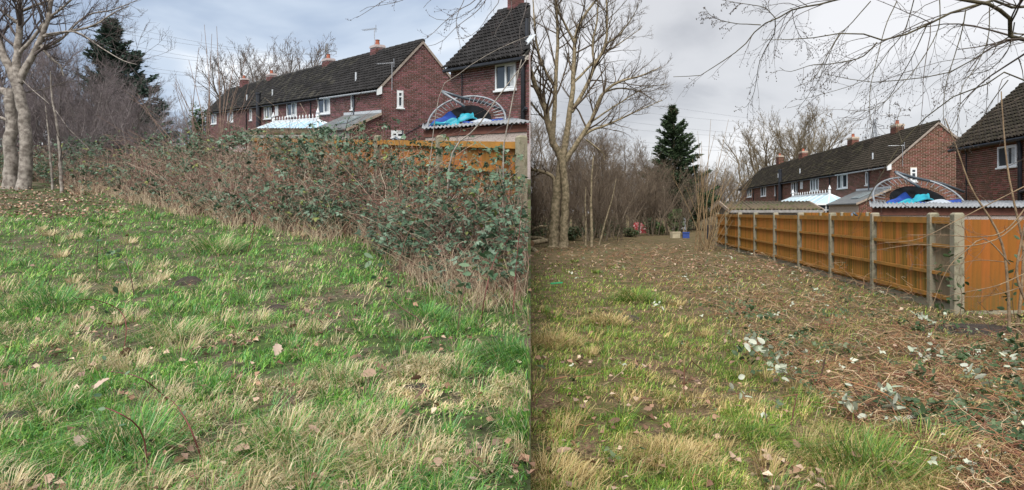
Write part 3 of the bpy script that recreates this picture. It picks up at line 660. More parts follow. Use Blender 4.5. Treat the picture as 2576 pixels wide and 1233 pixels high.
# right-hand garage: ring leans back on the roof
def tramp_at(side, xl, xr, ytop, yroof, Yc, where):
    k = Yc/F; cx = ((xl+xr)/2-1288)*k; R = (xr-xl)/2*k
    ztop = H-(ytop-HZ)*(Yc+R*.75)/F; zc = H-(yroof-HZ)*Yc/F+.05
    s_ = (ztop-zc)/R; ev = Vector((.06, math.sqrt(max(.05, 1-s_*s_)), s_)); eu = Vector((1, -.10, .02))
    c = Vector((cx, Yc+.1, zc+.04)); base = Vector((cx, Yc, zc-.1))
    root = trampoline(c, R, eu, ev, base, None, side, Yc, 'dismantled trampoline ring with blue and cyan padding on %s' % where)
    A = lambda x, y, Y: at(x, y, Y)
    w_ = xr-xl; hh = yroof-ytop
    def pt(u, v, Y): return at(xl+u*w_, yroof-v*hh, Y)
    f = Yc-R*.35
    cloth('pad', BLUE, [pt(.02, -.03, f), pt(.40, .0, f+.1), pt(.46, .20, f+.8), pt(.30, .40, f+.7)], root, base, seed=2)
    cloth('pad', CYAN, [pt(.05, -.05, f-.06), pt(.42, .0, f-.04), pt(.38, .15, f+.2), pt(.17, .13, f+.2)], root, base, seed=3)
    cloth('pad', CYAN, [pt(.38, .22, f+.25), pt(.64, .10, f+.25), pt(.58, .48, f+.75), pt(.42, .30, f+.6)], root, base, seed=5, th=.02)
    cloth('pad', BLUE, [pt(.45, -.02, f), pt(.98, .03, f+.1), pt(.96, .13, f+.5), pt(.48, .12, f+.4)], root, base, seed=8)
    cloth('pad', mat('silver_sheet', (.38, .42, .46, 1), (.3, .33, .37, 1), 4, .5), [pt(.48, -.01, f-.05), pt(.82, -.02, f-.05), pt(.90, .09, f+.3), pt(.55, .14, f+.3)], root, base, seed=9)
    mb = MB(); mb.tube([pt(.19, 1.24, Yc+.4), pt(.42, 1.02, Yc+.7), pt(.75, .8, Yc+1.0), pt(1.0, .5, Yc+1.2)], .045, 8); mb.build('pole', DARKTUBE, root, base, smooth=True)
    mb = MB(); mb.tube([pt(.19, 1.22, Yc+.4), pt(.36, .9, Yc+.3), pt(.48, .68, Yc+.3)], .04, 8); mb.build('pole', STEEL, root, base, smooth=True)
    return root
tramp_at('R', 2212, 2424, 449, 517, 20.6, 'the garage roof behind the orange fence')
tramp_at('L', 1074, 1272, 246, 314, 20.2, 'the garage roof above the bramble thicket')
def shed(O, u, v, wu, dv, he, hr, label, side):
    O = Vector(O); u = Vector(u).normalized(); v = Vector(v).normalized(); Z = Vector((0, 0, 1)); root = empty('garden_shed', O, label, 'shed', 'corrugated sheds')
    p = lambda a, b, c: O+u*a+v*b+Z*c
    mb = MB(); mb.v = [p(0, 0, -.8), p(0, 0, he), p(0, dv/2, hr-.05), p(0, dv, he), p(0, dv, -.8), p(wu, 0, -.8), p(wu, 0, he), p(wu, dv/2, hr-.05), p(wu, dv, he), p(wu, dv, -.8)]
    mb.f = [(0, 1, 2, 3, 4), (9, 8, 7, 6, 5), (0, 5, 6, 1), (3, 8, 9, 4), (4, 9, 5, 0)]; mb.build('wall', mat('grey_rendered_panel', (.24, .215, .19, 1), (.17, .15, .13, 1), 6, .9, .4), root, O)
    n = 4
    for k in range(n):
        a, b = -.25+(wu+.5)*k/n, -.25+(wu+.5)*(k+1)/n+.03; e = Z*(.006*(k % 2))
        for bb in (-.25, dv+.25):
            mb = MB(); corrugated(mb, p(a, bb, he-.02)+e, p(b, bb, he-.02)+e, p(a, dv/2, hr+.05)+e, p(b, dv/2, hr+.05)+e, 6, .055); mb.build('roof_sheet', MOSSROOF, root, O, smooth=True)
    for a in (-.27, wu+.25):
        mb = MB()
        for b in (-.28, dv+.28):
            mb.hexa([p(a-.03, b, he-.18), p(a+.03, b, he-.18), p(a+.03, dv/2, hr-.10), p(a-.03, dv/2, hr-.10), p(a-.03, b, he+.0), p(a+.03, b, he+.0), p(a+.03, dv/2, hr+.1), p(a-.03, dv/2, hr+.1)])
        mb.build('bargeboard', WOODTRIM, root, O)
    mb = MB(); mb.hexa([p(-.2, -.29, he-.2), p(wu+.2, -.29, he-.2), p(wu+.2, -.26, he-.2), p(-.2, -.26, he-.2), p(-.2, -.29, he-.06), p(wu+.2, -.29, he-.06), p(wu+.2, -.26, he-.06), p(-.2, -.26, he-.06)]); mb.build('fascia', mat('grey_board', (.3, .29, .28, 1), (.22, .21, .2, 1), 5, .9), root, O)
shed(((1842-1288)/F*38, 38, 0), (1, -.04, 0), (.04, 1, 0), 4.7, 3.6, 1.9, 2.3, 'low shed with mossy brown corrugated roof behind the orange fence', 'R')
shed(((624-1288)/F*34, 34, at(624, 341, 34).z-1.9), (1, -.02, 0), (.02, 1, 0), 3.0, 3.4, 1.95, 2.4, 'low shed with mossy corrugated roof peeping over the bramble thicket', 'L')
# ------------------------------------------------------------------ fences
FW = {'R': mat('orange_stained_board', (.45, .195, .03, 1), (.29, .13, .026, 1), 2.2, .75, .35, 30, isl=.34, stretch=(9, 9, .6), c3=(.38, .17, .032, 1), algae=(.19, .13, .03, 1)), 'C': mat('dark_orange_board', (.27, .095, .013, 1), (.22, .08, .012, 1), 2.2, .75, .35, 30, isl=.16, stretch=(9, 9, .6), algae=(.15, .085, .018, 1)),
      'L': mat('orange_stained_board_pale', (.29, .12, .025, 1), (.2, .085, .022, 1), 2.2, .75, .35, 30, isl=.22, stretch=(3, 3, .5))}
RAIL = mat('fence_rail', (.40, .18, .035, 1), (.26, .14, .035, 1), 4, .85, .3, 30, c3=(.34, .165, .035, 1))
GREYWOOD = mat('grey_weathered_board', (.24, .185, .115, 1), (.17, .13, .085, 1), 3, .9, .3, isl=.2, stretch=(3, 3, .5))
def fence(posts, hp, hb, label, side, nb, rails=True, wide=(), grey=(), gravel=.14, rot=1.0, postw=.11, skip=(), group='orange board fences'):
    """posts: world base points; boards between; rails face the plot"""
    posts = [Vector(p) for p in posts]; root = empty('board_fence', posts[0], label, 'fence', group); O = posts[0]; Z = Vector((0, 0, 1))
    bm_cache = {}
    for i, p in enumerate(posts):
        if i in skip: continue
        d = (posts[min(i+1, len(posts)-1)]-posts[max(i-1, 0)]); d.z = 0; d.normalize(); n = Vector((-d.y, d.x, 0))*rot
        w_ = postw*(1.25 if i in wide else 1.0); mb = MB(); q = [-d*w_*.5-n*.105, d*w_*.5-n*.105, d*w_*.5+n*.05, -d*w_*.5+n*.05]
        mb.hexa([p+k-Z*.3 for k in q]+[p+k+Z*(hp-.03) for k in q]); mb.hexa([p+k+Z*(hp-.03) for k in q]+[p+k*.7+Z*hp for k in q])
        mb.build('post', CONC, root, O)
    for i in range(len(posts)-1):
        a, b = posts[i], posts[i+1]; D_ = b-a; ln = D_.length; d = D_.normalized(); dh = Vector((D_.x, D_.y, 0)).normalized(); n = Vector((-dh.y, dh.x, 0))*rot
        m = GREYWOOD if i in grey else FW[side]; k = nb
        if isinstance(nb, (list, tuple)): k = nb[i]
        bw = ln/k; key = (round(bw, 2), i in grey, tuple(round(t, 2) for t in d))
        if key not in bm_cache:
            q = [n*.012, d*bw*.92-n*.028, d*bw*.92+n*.012, n*.024]
            mb = MB(); mb.hexa([t+Z*gravel for t in q]+[t+Z*hb for t in q]); me = bpy.data.meshes.new('board'); me.from_pydata([tuple(t) for t in mb.v], [], mb.f); me.materials.append(m); me.update(); bm_cache[key] = me
        for j in range(k):
            link('board', bm_cache[key], root, a+d*(bw*j)-O+n*random.uniform(.0, .006)+Z*random.uniform(-.008, .006))
        mb = MB(); q = [n*.03, d*ln+n*.03, d*ln+n*.04, n*.04]; mb.hexa([a+t+Z*(gravel+.02) for t in q]+[a+t+Z*(hb-.03) for t in q]); mb.build('gap_shade', mat('gap_shade_brown', (.075, .03, .009, 1), rough=.9), root, O)  # added sheet, its dark brown painting the shade in gaps between boards
        mb = MB(); q = [d*.05-n*.03, d*(ln-.05)-n*.03, d*(ln-.05)+n*.02, d*.05+n*.02]; mb.hexa([a+t-Z*.25 for t in q]+[a+t+Z*(gravel-.004) for t in q]); mb.build('gravel_board', CONC, root, O)
        if rails:
            for z0, z1 in ((gravel+.06, gravel+.13), (hb*.38, hb*.38+.058), (hb*.68, hb*.68+.058), (hb-.10, hb+.012)):
                mb = MB(); q = [d*.05-n*.075, d*(ln-.05)-n*.075, d*(ln-.05)-n*.032, d*.05-n*.032]; mb.hexa([a+t+Z*z0 for t in q]+[a+t+Z*z1-n*(.0) for t in q]); mb.build('rail', RAIL, root, O)
    return root
def fR(x): Y = 6.0/((x-1288)/F-.13); return (6.0+.13*Y, Y, 0)
xs = [1806, 1830, 1863, 1903, 1953.5, 2016, 2097, 2204, 2351, 2412]
ps = [fR(x) for x in xs][::-1]
fence(ps, 1.70, 1.61, 'long orange board fence with concrete posts along the cleared plot', 'R', [6]+[20]*8, wide=(0,), grey=(0,), rot=-1, postw=.12)
c0 = Vector(ps[0]); 
fence([c0+Vector((.08, .02, 0)), c0+Vector((2.6, .2, 0)), c0+Vector((5.2, .4, 0))], 1.62, 1.585, 'orange board fence turning away from the wide concrete corner post', 'C', 16, rails=False, skip=(0,), gravel=.06, rot=1)
fb = [(13.5+.13*(Y-20), Y, 0) for Y in (24.5, 27.4, 30.3, 33.2, 36.1)]
fence(fb, 1.72, 1.70, 'orange garden fence further back beyond the near fence posts', 'R', 18, rails=False, rot=-1)
def fL(x): Y = 13100/(x-115); X = 7.7-.69*Y; return (X, Y, S*Y)
fence([fL(x) for x in (1316, 1112, 954, 846, 762, 696, 643)], 1.69, 1.575, 'orange board fence standing behind the bramble thicket', 'L', 20, rot=-1, postw=.12, gravel=.1)
# ------------------------------------------------------------------ plants: helpers
def tubes_np(P, R, sides=3):
    """P (N,n,3) polylines, R (N,n) radii -> verts, quads"""
    N_, n, _ = P.shape
    T = np.gradient(P, axis=1); T /= np.linalg.norm(T, axis=2, keepdims=True)+1e-9
    D = P[:, -1]-P[:, 0]; ref = np.zeros((N_, 3)); ref[np.arange(N_), np.argmin(np.abs(D), axis=1)] = 1
    U = np.cross(T, ref[:, None, :]); U /= np.linalg.norm(U, axis=2, keepdims=True)+1e-9; W_ = np.cross(T, U)
    ang = 2*np.pi*np.arange(sides)/sides
    V = P[:, :, None, :]+R[:, :, None, None]*(U[:, :, None, :]*np.cos(ang)[None, None, :, None]+W_[:, :, None, :]*np.sin(ang)[None, None, :, None])
    idx = np.arange(N_*n*sides).reshape(N_, n, sides); a = idx[:, :-1, :]; b = np.roll(a, -1, 2); c = idx[:, 1:, :]; d = np.roll(c, -1, 2)
    return V.reshape(-1, 3), np.stack([a, b, d, c], -1).reshape(-1, 4)
class Acc:
    def __init__(s): s.V = []; s.F = []; s.C = []; s.n = 0
    def add(s, V, F_, C=None):
        V = np.asarray(V); s.V.append(V); s.F.append(np.asarray(F_)+s.n); s.n += len(V)
        if C is not None: s.C.append(np.broadcast_to(C, (len(V), 3)))
    def tubes(s, P, R, sides=3, C=None):
        if len(P) == 0: return
        V, F_ = tubes_np(P, R, sides)
        if C is not None and np.ndim(C) == 2: C = np.repeat(C, P.shape[1]*sides, axis=0)
        s.add(V, F_, C)
    def mesh(s, name, m, origin=(0, 0, 0), smooth=True):
        V = np.concatenate(s.V)-np.asarray(origin); q = {}
        for f in s.F: q.setdefault(f.shape[1], []).append(f)
        return mesh_np(name, V, [np.concatenate(v) for v in q.values()], m, np.concatenate(s.C) if s.C else None, smooth)
def resample(pts, n=14):
    pts = np.array([tuple(p) for p in pts], float)
    if len(pts) > 2:   # smooth a little
        q = [pts[0]]
        for i in range(len(pts)-1):
            p0, p1, p2, p3 = pts[max(i-1, 0)], pts[i], pts[i+1], pts[min(i+2, len(pts)-1)]
            for t in (.25, .5, .75, 1.0): q.append(.5*((2*p1)+(-p0+p2)*t+(2*p0-5*p1+4*p2-p3)*t*t+(-p0+3*p1-3*p2+p3)*t**3))
        pts = np.array(q)
    L_ = np.r_[0, np.cumsum(np.linalg.norm(np.diff(pts, axis=0), axis=1))]; t = np.linspace(0, L_[-1], n)
    return np.stack([np.interp(t, L_, pts[:, k]) for k in range(3)], 1)
def unit(v): return v/(np.linalg.norm(v, axis=-1, keepdims=True)+1e-9)
def spawn(P, R, k, ang, lr, npts, up=.25, t0=.25, t1=1.0, wob=.12, rr=.6, rmin=.002, rg=rng, maxl=9, droop=0.0):
    N_, n, _ = P.shape; idx = np.repeat(np.arange(N_), k); M = len(idx)
    t = rg.uniform(t0, t1, M)*(n-1); i0 = np.minimum(t.astype(int), n-2); f = (t-i0)[:, None]
    pos = P[idx, i0]*(1-f)+P[idx, i0+1]*f; tan = unit(P[idx, i0+1]-P[idx, i0])
    rad = (R[idx, i0]*(1-f[:, 0])+R[idx, i0+1]*f[:, 0])*rr
    per = unit(np.cross(tan, rg.normal(size=(M, 3)))); th = np.radians(rg.uniform(ang[0], ang[1], M))[:, None]
    d = unit(tan*np.cos(th)+per*np.sin(th)+np.array([0, 0, up]))
    pl = np.linalg.norm(np.diff(P, axis=1), axis=2).sum(1)[idx]
    ln = np.minimum(pl*lr*rg.uniform(.55, 1.2, M)*(1.15-.6*t/(n-1)), maxl)
    pts = [pos]; cur = pos.copy(); dd = d
    for j in range(npts-1):
        dd = unit(dd+rg.normal(size=(M, 3))*wob+np.array([0, 0, up*.25-droop*(j+1)/npts])); cur = cur+dd*(ln/(npts-1))[:, None]; pts.append(cur)
    Q = np.stack(pts, 1); taper = np.linspace(1, .35, npts)[None]; rad = np.maximum(rad, rmin)
    return Q, rad[:, None]*taper
def bark(name, c1, c2, scale=9, b=.5): return mat(name, c1, c2, scale, .95, b, 35)
BARK_L = bark('bark_grey_cool', (.33, .295, .26, 1), (.13, .11, .095, 1), 8); BARK_R = bark('bark_olive_warm', (.31, .25, .165, 1), (.125, .105, .06, 1), 8)
TWIG_L = bark('twig_cool', (.13, .105, .10, 1), (.085, .07, .068, 1), 6, 0); TWIG_R = bark('twig_warm', (.12, .09, .06, 1), (.08, .06, .042, 1), 6, 0)
def limb_tree(name, limbs, levels, base, label, cat, barkm, twigm, group=None, sides=9, trunk_n=2, seed=5, keep=None, buds=0, flare=None):
    """limbs: list of (points, r0, r1). first trunk_n limbs are the trunk"""
    rg = np.random.default_rng(seed); root = empty(name, base, label, cat, group)
    LP = np.stack([resample(p, 18) for p, a, b in limbs]); LR = np.stack([np.linspace(a, b, 18) for p, a, b in limbs])
    if flare is not None:
        for i in range(trunk_n): LR[i, 0] *= 1.28; LR[i, 1] *= 1.05
    wb = rg.normal(size=LP.shape)*LR[:, :, None]*.12; wb[:, 0] = 0; LP = LP+wb
    ac = Acc(); ac.tubes(LP[:trunk_n], LR[:trunk_n], 12); link('trunk', ac.mesh('trunk', barkm, base), root)
    cr = Acc(); 
    if len(LP) > trunk_n: cr.tubes(LP[trunk_n:], LR[trunk_n:], 7)
    P, R = LP[trunk_n:] if len(LP) > trunk_n else LP, LR[trunk_n:] if len(LP) > trunk_n else LR
    cm = link('limbs', cr.mesh('limbs', barkm, base), root) if cr.V else None
    tw = Acc(); allP = []
    for lv in levels:
        P, R = spawn(P, R, rg=rg, **lv)
        if keep is not None:
            ok = keep(P); P, R = P[ok], R[ok]
        tw.tubes(P, R, 4 if lv['npts'] > 6 else 3); allP.append((P, R))
    if buds:
        for P, R in allP[-buds:]:
            k = P.shape[1]; sel = rg.random(len(P)) < .7; c = P[sel][:, [k-1, k//2]].reshape(-1, 3)+rg.normal(size=(sel.sum()*2, 3))*.003; s_ = rg.uniform(.003, .0055, len(c))[:, None, None]
            o = np.array([[1, 0, 0], [0, 1, 0], [-1, 0, 0], [0, -1, 0], [0, 0, 1.7], [0, 0, -1.2]], float); V = (c[:, None]+o[None]*s_).reshape(-1, 3)
            fc = np.array([[0, 1, 4], [1, 2, 4], [2, 3, 4], [3, 0, 4], [1, 0, 5], [2, 1, 5], [3, 2, 5], [0, 3, 5]]); tw.add(V, (np.arange(len(c))[:, None, None]*6+fc[None]).reshape(-1, 3))
    link('crown', tw.mesh('crown', twigm, base), root)
    return root
def pxs(pts, Y, dY=0.0, seed=0):
    r_ = random.Random(seed+len(pts)); n = len(pts); s_ = r_.uniform(-1, 1)*dY
    return [at(x, y, Y+s_*i/max(1, n-1)) for i, (x, y) in enumerate(pts)]
# ------------------------------------------------------------------ the twin-stemmed tree, seen from each plot
zl = lambda *p: [(a*.4558, b*.4558) for a, b in p]
YL = 21.5; kL = YL/F
def Lp(pts, r0, r1, dY=0, sd=0): return (pxs(pts, YL, dY, sd), r0, r1)
bz = float(gl(at(40, 470, YL).x, YL)); 
tA = pxs([(26, 476), (27, 400), (29, 310), (27, 262), (24, 225)], YL); tB = pxs([(60, 474), (65, 400), (64, 335), (57, 275), (46, 222)], YL-.25)
tA[0].z = bz-.1; tB[0].z = bz-.1
limbsL = [(tA, .215, .15), (tB, .20, .15),
    Lp([(27, 255), (18, 235), (0, 226), (-40, 212), (-90, 215)], .13, .06, 1, 1), Lp([(46, 222), (33, 190), (17, 158), (4, 128), (-8, 80), (-15, 0), (-20, -80)], .15, .05, 1, 2),
    Lp([(46, 220), (43, 170), (45, 110), (50, 60), (48, 5), (46, -70)], .135, .06, -1, 3), Lp([(50, 208), (62, 175), (90, 125), (112, 75), (126, 20), (134, -50)], .12, .05, .6, 4),
    Lp(zl((110, 290), (160, 235), (205, 180), (270, 100), (360, 30), (430, -40)), .06, .025, -1, 5), Lp(zl((240, 200), (350, 180), (520, 140), (610, 80), (710, 35)), .05, .014, -1.5, 6),
    Lp(zl((225, 250), (275, 315), (330, 360), (352, 420)), .05, .02, -1, 7), Lp(zl((40, 500), (120, 512), (250, 490), (330, 462), (415, 445)), .024, .009, -2, 8),
    Lp(zl((120, 440), (190, 505), (300, 600), (370, 700), (440, 770), (492, 822)), .012, .006, -2, 9), Lp(zl((250, 190), (420, 178), (560, 265), (680, 335), (755, 355)), .026, .009, -2.5, 10),
    Lp(zl((100, 130), (60, 100), (10, 60), (-60, 0)), .06, .03, 1, 11), Lp(zl((120, 60), (200, 30), (330, -20), (450, -60)), .05, .02, -1, 12), Lp(zl((200, 260), (320, 230), (470, 90), (620, 55), (760, 0)), .045, .012, -1, 13),
    Lp(zl((0, 650), (60, 672), (75, 680)), .05, .06, 0, 14)]
limb_tree('twin_trunk_tree', limbsL, [dict(k=16, ang=(25, 65), lr=.42, npts=7, up=.16, maxl=2.2, rr=.45, rmin=.007), dict(k=6, ang=(25, 60), lr=.5, npts=5, up=.2, rr=.6, rmin=.0045, maxl=1.1), dict(k=4, ang=(25, 60), lr=.5, npts=4, up=.25, rr=.6, rmin=.003, maxl=.5)],
    (at(40, 470, YL).x, YL, bz), 'pale twin-trunked bare tree at the edge of the bramble thicket', 'tree', BARK_L, TWIG_L, 'twin-trunked bare trees', seed=11, flare=1)
zr = lambda *p: [(1324.5+a*.5536, b*.5536) for a, b in p]
YR = 33.5
def Rp(pts, r0, r1, dY=0, sd=0): return (pxs(zr(*pts), YR, dY, sd), r0, r1)
tA = pxs(zr((122, 1122), (128, 1000), (138, 880), (148, 800), (160, 715)), YR); tB = pxs(zr((166, 1116), (174, 980), (176, 880), (168, 790), (160, 715)), YR-.3)
for t in (tA, tB): t[0].z = float(gr(t[0].x, YR))-.1
limbsR = [(tA, .27, .19), (tB, .22, .17),
    Rp([(155, 720), (115, 630), (85, 500), (45, 400), (20, 330), (-20, 230), (-40, 100)], .19, .07, 1, 1), Rp([(165, 720), (190, 560), (207, 450), (216, 250), (226, 150), (270, 60), (335, -20)], .17, .05, -1, 2),
    Rp([(170, 740), (235, 645), (290, 560), (320, 480), (352, 420), (420, 372), (520, 345), (610, 305)], .15, .02, -1, 3), Rp([(120, 640), (128, 480), (136, 300), (142, 150), (130, -30)], .13, .06, 1, 4),
    Rp([(205, 510), (268, 400), (312, 300), (362, 190), (366, 60), (360, -40)], .11, .04, -2, 5), Rp([(230, 650), (280, 600), (380, 562), (470, 520), (565, 478), (615, 455)], .08, .015, -3, 6),
    Rp([(128, 840), (122, 805), (90, 785), (20, 770), (-40, 760)], .10, .06, 0, 7), Rp([(270, 635), (310, 665), (350, 700), (352, 730)], .05, .02, -1, 8),
    Rp([(210, 380), (260, 330), (330, 260), (420, 200), (520, 130)], .07, .015, -2, 9), Rp([(220, 200), (180, 120), (150, 60), (120, -20)], .07, .03, 1, 10), Rp([(130, 400), (90, 330), (60, 260), (40, 150), (30, 0)], .08, .03, 1, 11),
    Rp([(95, 1030), (60, 1028), (22, 1045)], .05, .035, 0, 12), Rp([(310, 300), (300, 200), (320, 100), (325, -20)], .07, .03, -1, 13), Rp([(350, 420), (430, 400), (520, 420), (600, 470)], .05, .012, -2, 14), Rp([(130, 560), (80, 540), (30, 480), (-10, 440)], .07, .03, 1, 15),
    Rp([(360, 200), (420, 160), (480, 80), (510, 20)], .05, .012, -2, 16), Rp([(300, 550), (420, 470), (540, 400), (640, 385)], .05, .012, -2, 17)]
limb_tree('twin_trunk_tree', limbsR, [dict(k=17, ang=(25, 65), lr=.40, npts=7, up=.14, maxl=3.0, rr=.45, rmin=.011), dict(k=6, ang=(25, 60), lr=.5, npts=5, up=.2, rr=.6, rmin=.007, maxl=1.5), dict(k=4, ang=(25, 60), lr=.5, npts=4, up=.25, rr=.6, rmin=.005, maxl=.7)],
    (at(1395, 617, YR).x, YR, 0), 'tall olive-barked twin-trunked bare tree beside logs on the leaf litter', 'tree', BARK_R, TWIG_R, 'twin-trunked bare trees', seed=12, flare=1)
# saplings
def sapling(pts, Y, r0, side, label, seed, lv=((6, .35), (3, .4))):
    P = pxs(pts, Y); g_ = gl if side == 'L' else gr; P[0].z = float(g_(P[0].x, Y))-.05
    return limb_tree('sapling', [(P, r0, r0*.3)], [dict(k=a, ang=(25, 55), lr=b, npts=5, up=.3, rr=.5, rmin=.004) for a, b in lv], tuple(P[0]), label, 'sapling', BARK_L if side == 'L' else BARK_R, TWIG_L if side == 'L' else TWIG_R, 'slender saplings', seed=seed, trunk_n=1)
sapling([(156, 440), (150, 380), (141, 300), (131, 250), (127, 180)], 20, .055, 'L', 'straight pale sapling in the thicket, taller of the two beside the trunks', 21)
sapling([(133, 430), (124, 360), (117, 290), (111, 240)], 21, .04, 'L', 'thin crooked sapling leaning by the pale twin trunks', 22)
sapling([(1489, 622), (1488, 560), (1487, 500), (1489, 440), (1493, 390)], 33.2, .085, 'R', 'straight sapling nearest the red heap, taller of two on leaf litter', 23)
sapling([(1473, 618), (1474, 560), (1472, 510), (1474, 470)], 34, .06, 'R', 'shorter thin sapling on leaf litter beside the olive twin trunks', 24)
sapling([(1507, 616), (1522, 560), (1540, 500), (1550, 450)], 35, .05, 'R', 'leaning grey sapling slanting away from the straight ones', 25)
# ------------------------------------------------------------------ conifers
NEEDLE = {'L': mat('needles_cool', (.030, .055, .043, 1), (.055, .09, .065, 1), 3, .8, isl=.35, trans=.1), 'R': mat('needles_warm', (.026, .048, .022, 1), (.05, .08, .034, 1), 3, .8, isl=.35, trans=.1)}
def conifer(base, hgt, rad, side, label, seed, leanx=0):
    rg = np.random.default_rng(seed); root = empty('conifer', base, label, 'tree', 'dark conifers'); n = 260
    ac = Acc(); ac.tubes(resample([(0, 0, -.2), (leanx*.4, 0, hgt*.5), (leanx, 0, hgt)], 8)[None], np.linspace(.2, .02, 8)[None], 7); link('trunk', ac.mesh('trunk', BARK_R), root)
    t = np.sort(rg.uniform(.08, .99, n)); az = rg.uniform(0, 2*np.pi, n)
    ln = rad*((1-t)**.95)*rg.uniform(.55, 1.25, n)+.12; z = t*hgt
    d = np.stack([np.cos(az), np.sin(az), np.zeros(n)], 1); x0 = np.stack([leanx*t, t*0, z], 1)
    u = np.linspace(0, 1, 7)[None, :, None]; rise = (.22+.25*t)[:, None, None]
    P = x0[:, None]+d[:, None]*u*ln[:, None, None]; P[:, :, 2] += (ln[:, None]*((u[:, :, 0]*-.28)+(u[:, :, 0]**2)*.42+u[:, :, 0]*t[:, None]*.5))
    br = Acc(); br.tubes(P, np.linspace(.03, .006, 7)[None].repeat(n, 0), 3); link('boughs', br.mesh('boughs', TWIG_R), root)
    # needle sprays
    cnt = np.maximum((ln*95).astype(int), 22); idx = np.repeat(np.arange(n), cnt); M = len(idx); s_ = rg.uniform(.12, 1.0, M)**.8*6
    i0 = np.minimum(s_.astype(int), 5); f = (s_-i0)[:, None]; q = P[idx, i0]*(1-f)+P[idx, i0+1]*f; tan = unit(P[idx, 6]-P[idx, 0])
    side_ = np.cross(tan, [0, 0, 1.]); q = q+side_*(rg.normal(size=(M, 1))*.2*ln[idx][:, None]*(1.1-s_[:, None]/6*.6))+rg.normal(size=(M, 3))*np.array([.06, .06, .06])
    dv = unit(tan+side_*rg.normal(size=(M, 1))*.7+rg.normal(size=(M, 3))*.3-np.array([0, 0, .1])); wv = unit(np.cross(dv, rg.normal(size=(M, 3))))
    L_ = rg.uniform(.14, .36, M)[:, None]; w_ = rg.uniform(.03, .07, M)[:, None]
    V = np.stack([q-dv*L_*.2, q+wv*w_+dv*L_*.25, q+dv*L_, q-wv*w_+dv*L_*.25], 1).reshape(-1, 3)
    link('crown', mesh_np('crown', V, np.arange(M*4).reshape(-1, 4), NEEDLE[side]), root)
conifer((at(306, 300, 46).x, 46, float(gl(-27, 46))), 9.6, 3.8, 'L', 'dark pointed conifer rising out of the bare wood by the thicket', 31, leanx=-.75)
conifer((at(1700, 500, 66).x, 66, 0), 12.2, 4.2, 'R', 'dark pointed conifer behind the leaf-littered clearing', 32, leanx=-.3)
# ------------------------------------------------------------------ bare wood behind: prototypes and copies
def bare_proto(seed, hgt, m1, m2, stems=1, spread=.25, lv=None, r0=.09):
    rg = np.random.default_rng(seed); limbs = []
    for s_ in range(stems):
        a = rg.uniform(0, 6.28); x = np.array([math.cos(a), math.sin(a), 0]); sp = spread*rg.uniform(.4, 1.2)
        p = [x*.12*s_+np.array([0, 0, -.15])]
        for k in range(1, 5): p.append(x*(sp*hgt*(k/4)**1.3+.1*s_)+rg.normal(size=3)*.03*hgt*np.array([1, 1, 0])+np.array([0, 0, hgt*k/4*rg.uniform(.93, 1)]))
        limbs.append((p, r0*rg.uniform(.6, 1), r0*.15))
    LP = np.stack([resample(p, 14) for p, a, b in limbs]); LR = np.stack([np.linspace(a, b, 14) for p, a, b in limbs])
    ac = Acc(); ac.tubes(LP, LR, 6); tw = Acc(); P, R = LP, LR
    for l_ in lv: P, R = spawn(P, R, rg=rg, **l_); tw.tubes(P, R, 3)
    return ac.mesh('trunk', m1), tw.mesh('crown', m2)
LVW = [dict(k=27, ang=(25, 65), lr=.38, npts=6, up=.22, t0=.12, rr=.4, rmin=.012), dict(k=9, ang=(25, 60), lr=.45, npts=5, up=.2, rr=.6, rmin=.007), dict(k=5, ang=(25, 65), lr=.5, npts=4, up=.2, rr=.6, rmin=.005)]
LVS = [dict(k=18, ang=(20, 55), lr=.36, npts=6, up=.25, t0=.15, rr=.45, rmin=.010), dict(k=7, ang=(25, 60), lr=.45, npts=4, up=.2, rr=.6, rmin=.006), dict(k=4, ang=(25, 60), lr=.5, npts=3, up=.2, rr=.6, rmin=.006)]
WB = {'L': (bark('wood_bark_cool', (.22, .195, .185, 1), (.13, .115, .11, 1)), bark('wood_twig_cool', (.20, .168, .17, 1), (.12, .10, .103, 1), 1.5, 0)), 'R': (bark('wood_bark_warm', (.19, .15, .105, 1), (.115, .09, .065, 1)), bark('wood_twig_warm', (.165, .125, .088, 1), (.10, .074, .054, 1), 1.5, 0))}
protos = {}
protos['L'] = protos['R'] = [bare_proto(41, 6.0, *WB['L'], lv=LVW), bare_proto(42, 6.0, *WB['L'], lv=LVW, spread=.35), bare_proto(43, 5.0, *WB['L'], stems=5, spread=.5, lv=LVS, r0=.07), bare_proto(44, 5.0, *WB['L'], stems=6, spread=.7, lv=LVS, r0=.06)]
def put_tree(side, k, x, Y, hs, name, label, group, rz=None):
    X = (x-1288)/F*Y; z = float((gl if side == 'L' else gr)(X, Y)) if Y < 110 else (12.6 if side == 'L' else -.3)
    r_ = empty(name, (X, Y, z-.05), label, 'tree' if name == 'bare_tree' else 'shrub', group); r_.scale = (hs,)*3; r_.rotation_euler.z = rng.uniform(0, 6.28) if rz is None else rz
    ms = PALE[side] if k == 4 else WB[side]
    for j, nm in enumerate(('trunk', 'crown')):
        o = link(nm, protos[side][k][j], r_); o.material_slots[0].link = 'OBJECT'; o.material_slots[0].material = ms[j]
    return r_
KA = ['upright', 'wide-crowned', 'five-stemmed', 'low spreading']
def lbk(side, k, h, kind):
    a = ('tall ' if h > .95 else 'short ')+KA[k]
    return a+(' bare tree' if kind == 't' else ' bare shrub')+(' in the brown wood behind the bramble thicket' if side == 'L' else ' in the brown wood behind the leaf-littered clearing')
lbT = {'L': 'bare brown tree in the wood behind the bramble thicket', 'R': 'bare brown tree in the wood behind the leaf-littered clearing'}
lbS = {'L': 'bare many-stemmed shrub tangled along the wood behind the thicket', 'R': 'bare many-stemmed shrub tangled along the wood behind the clearing'}
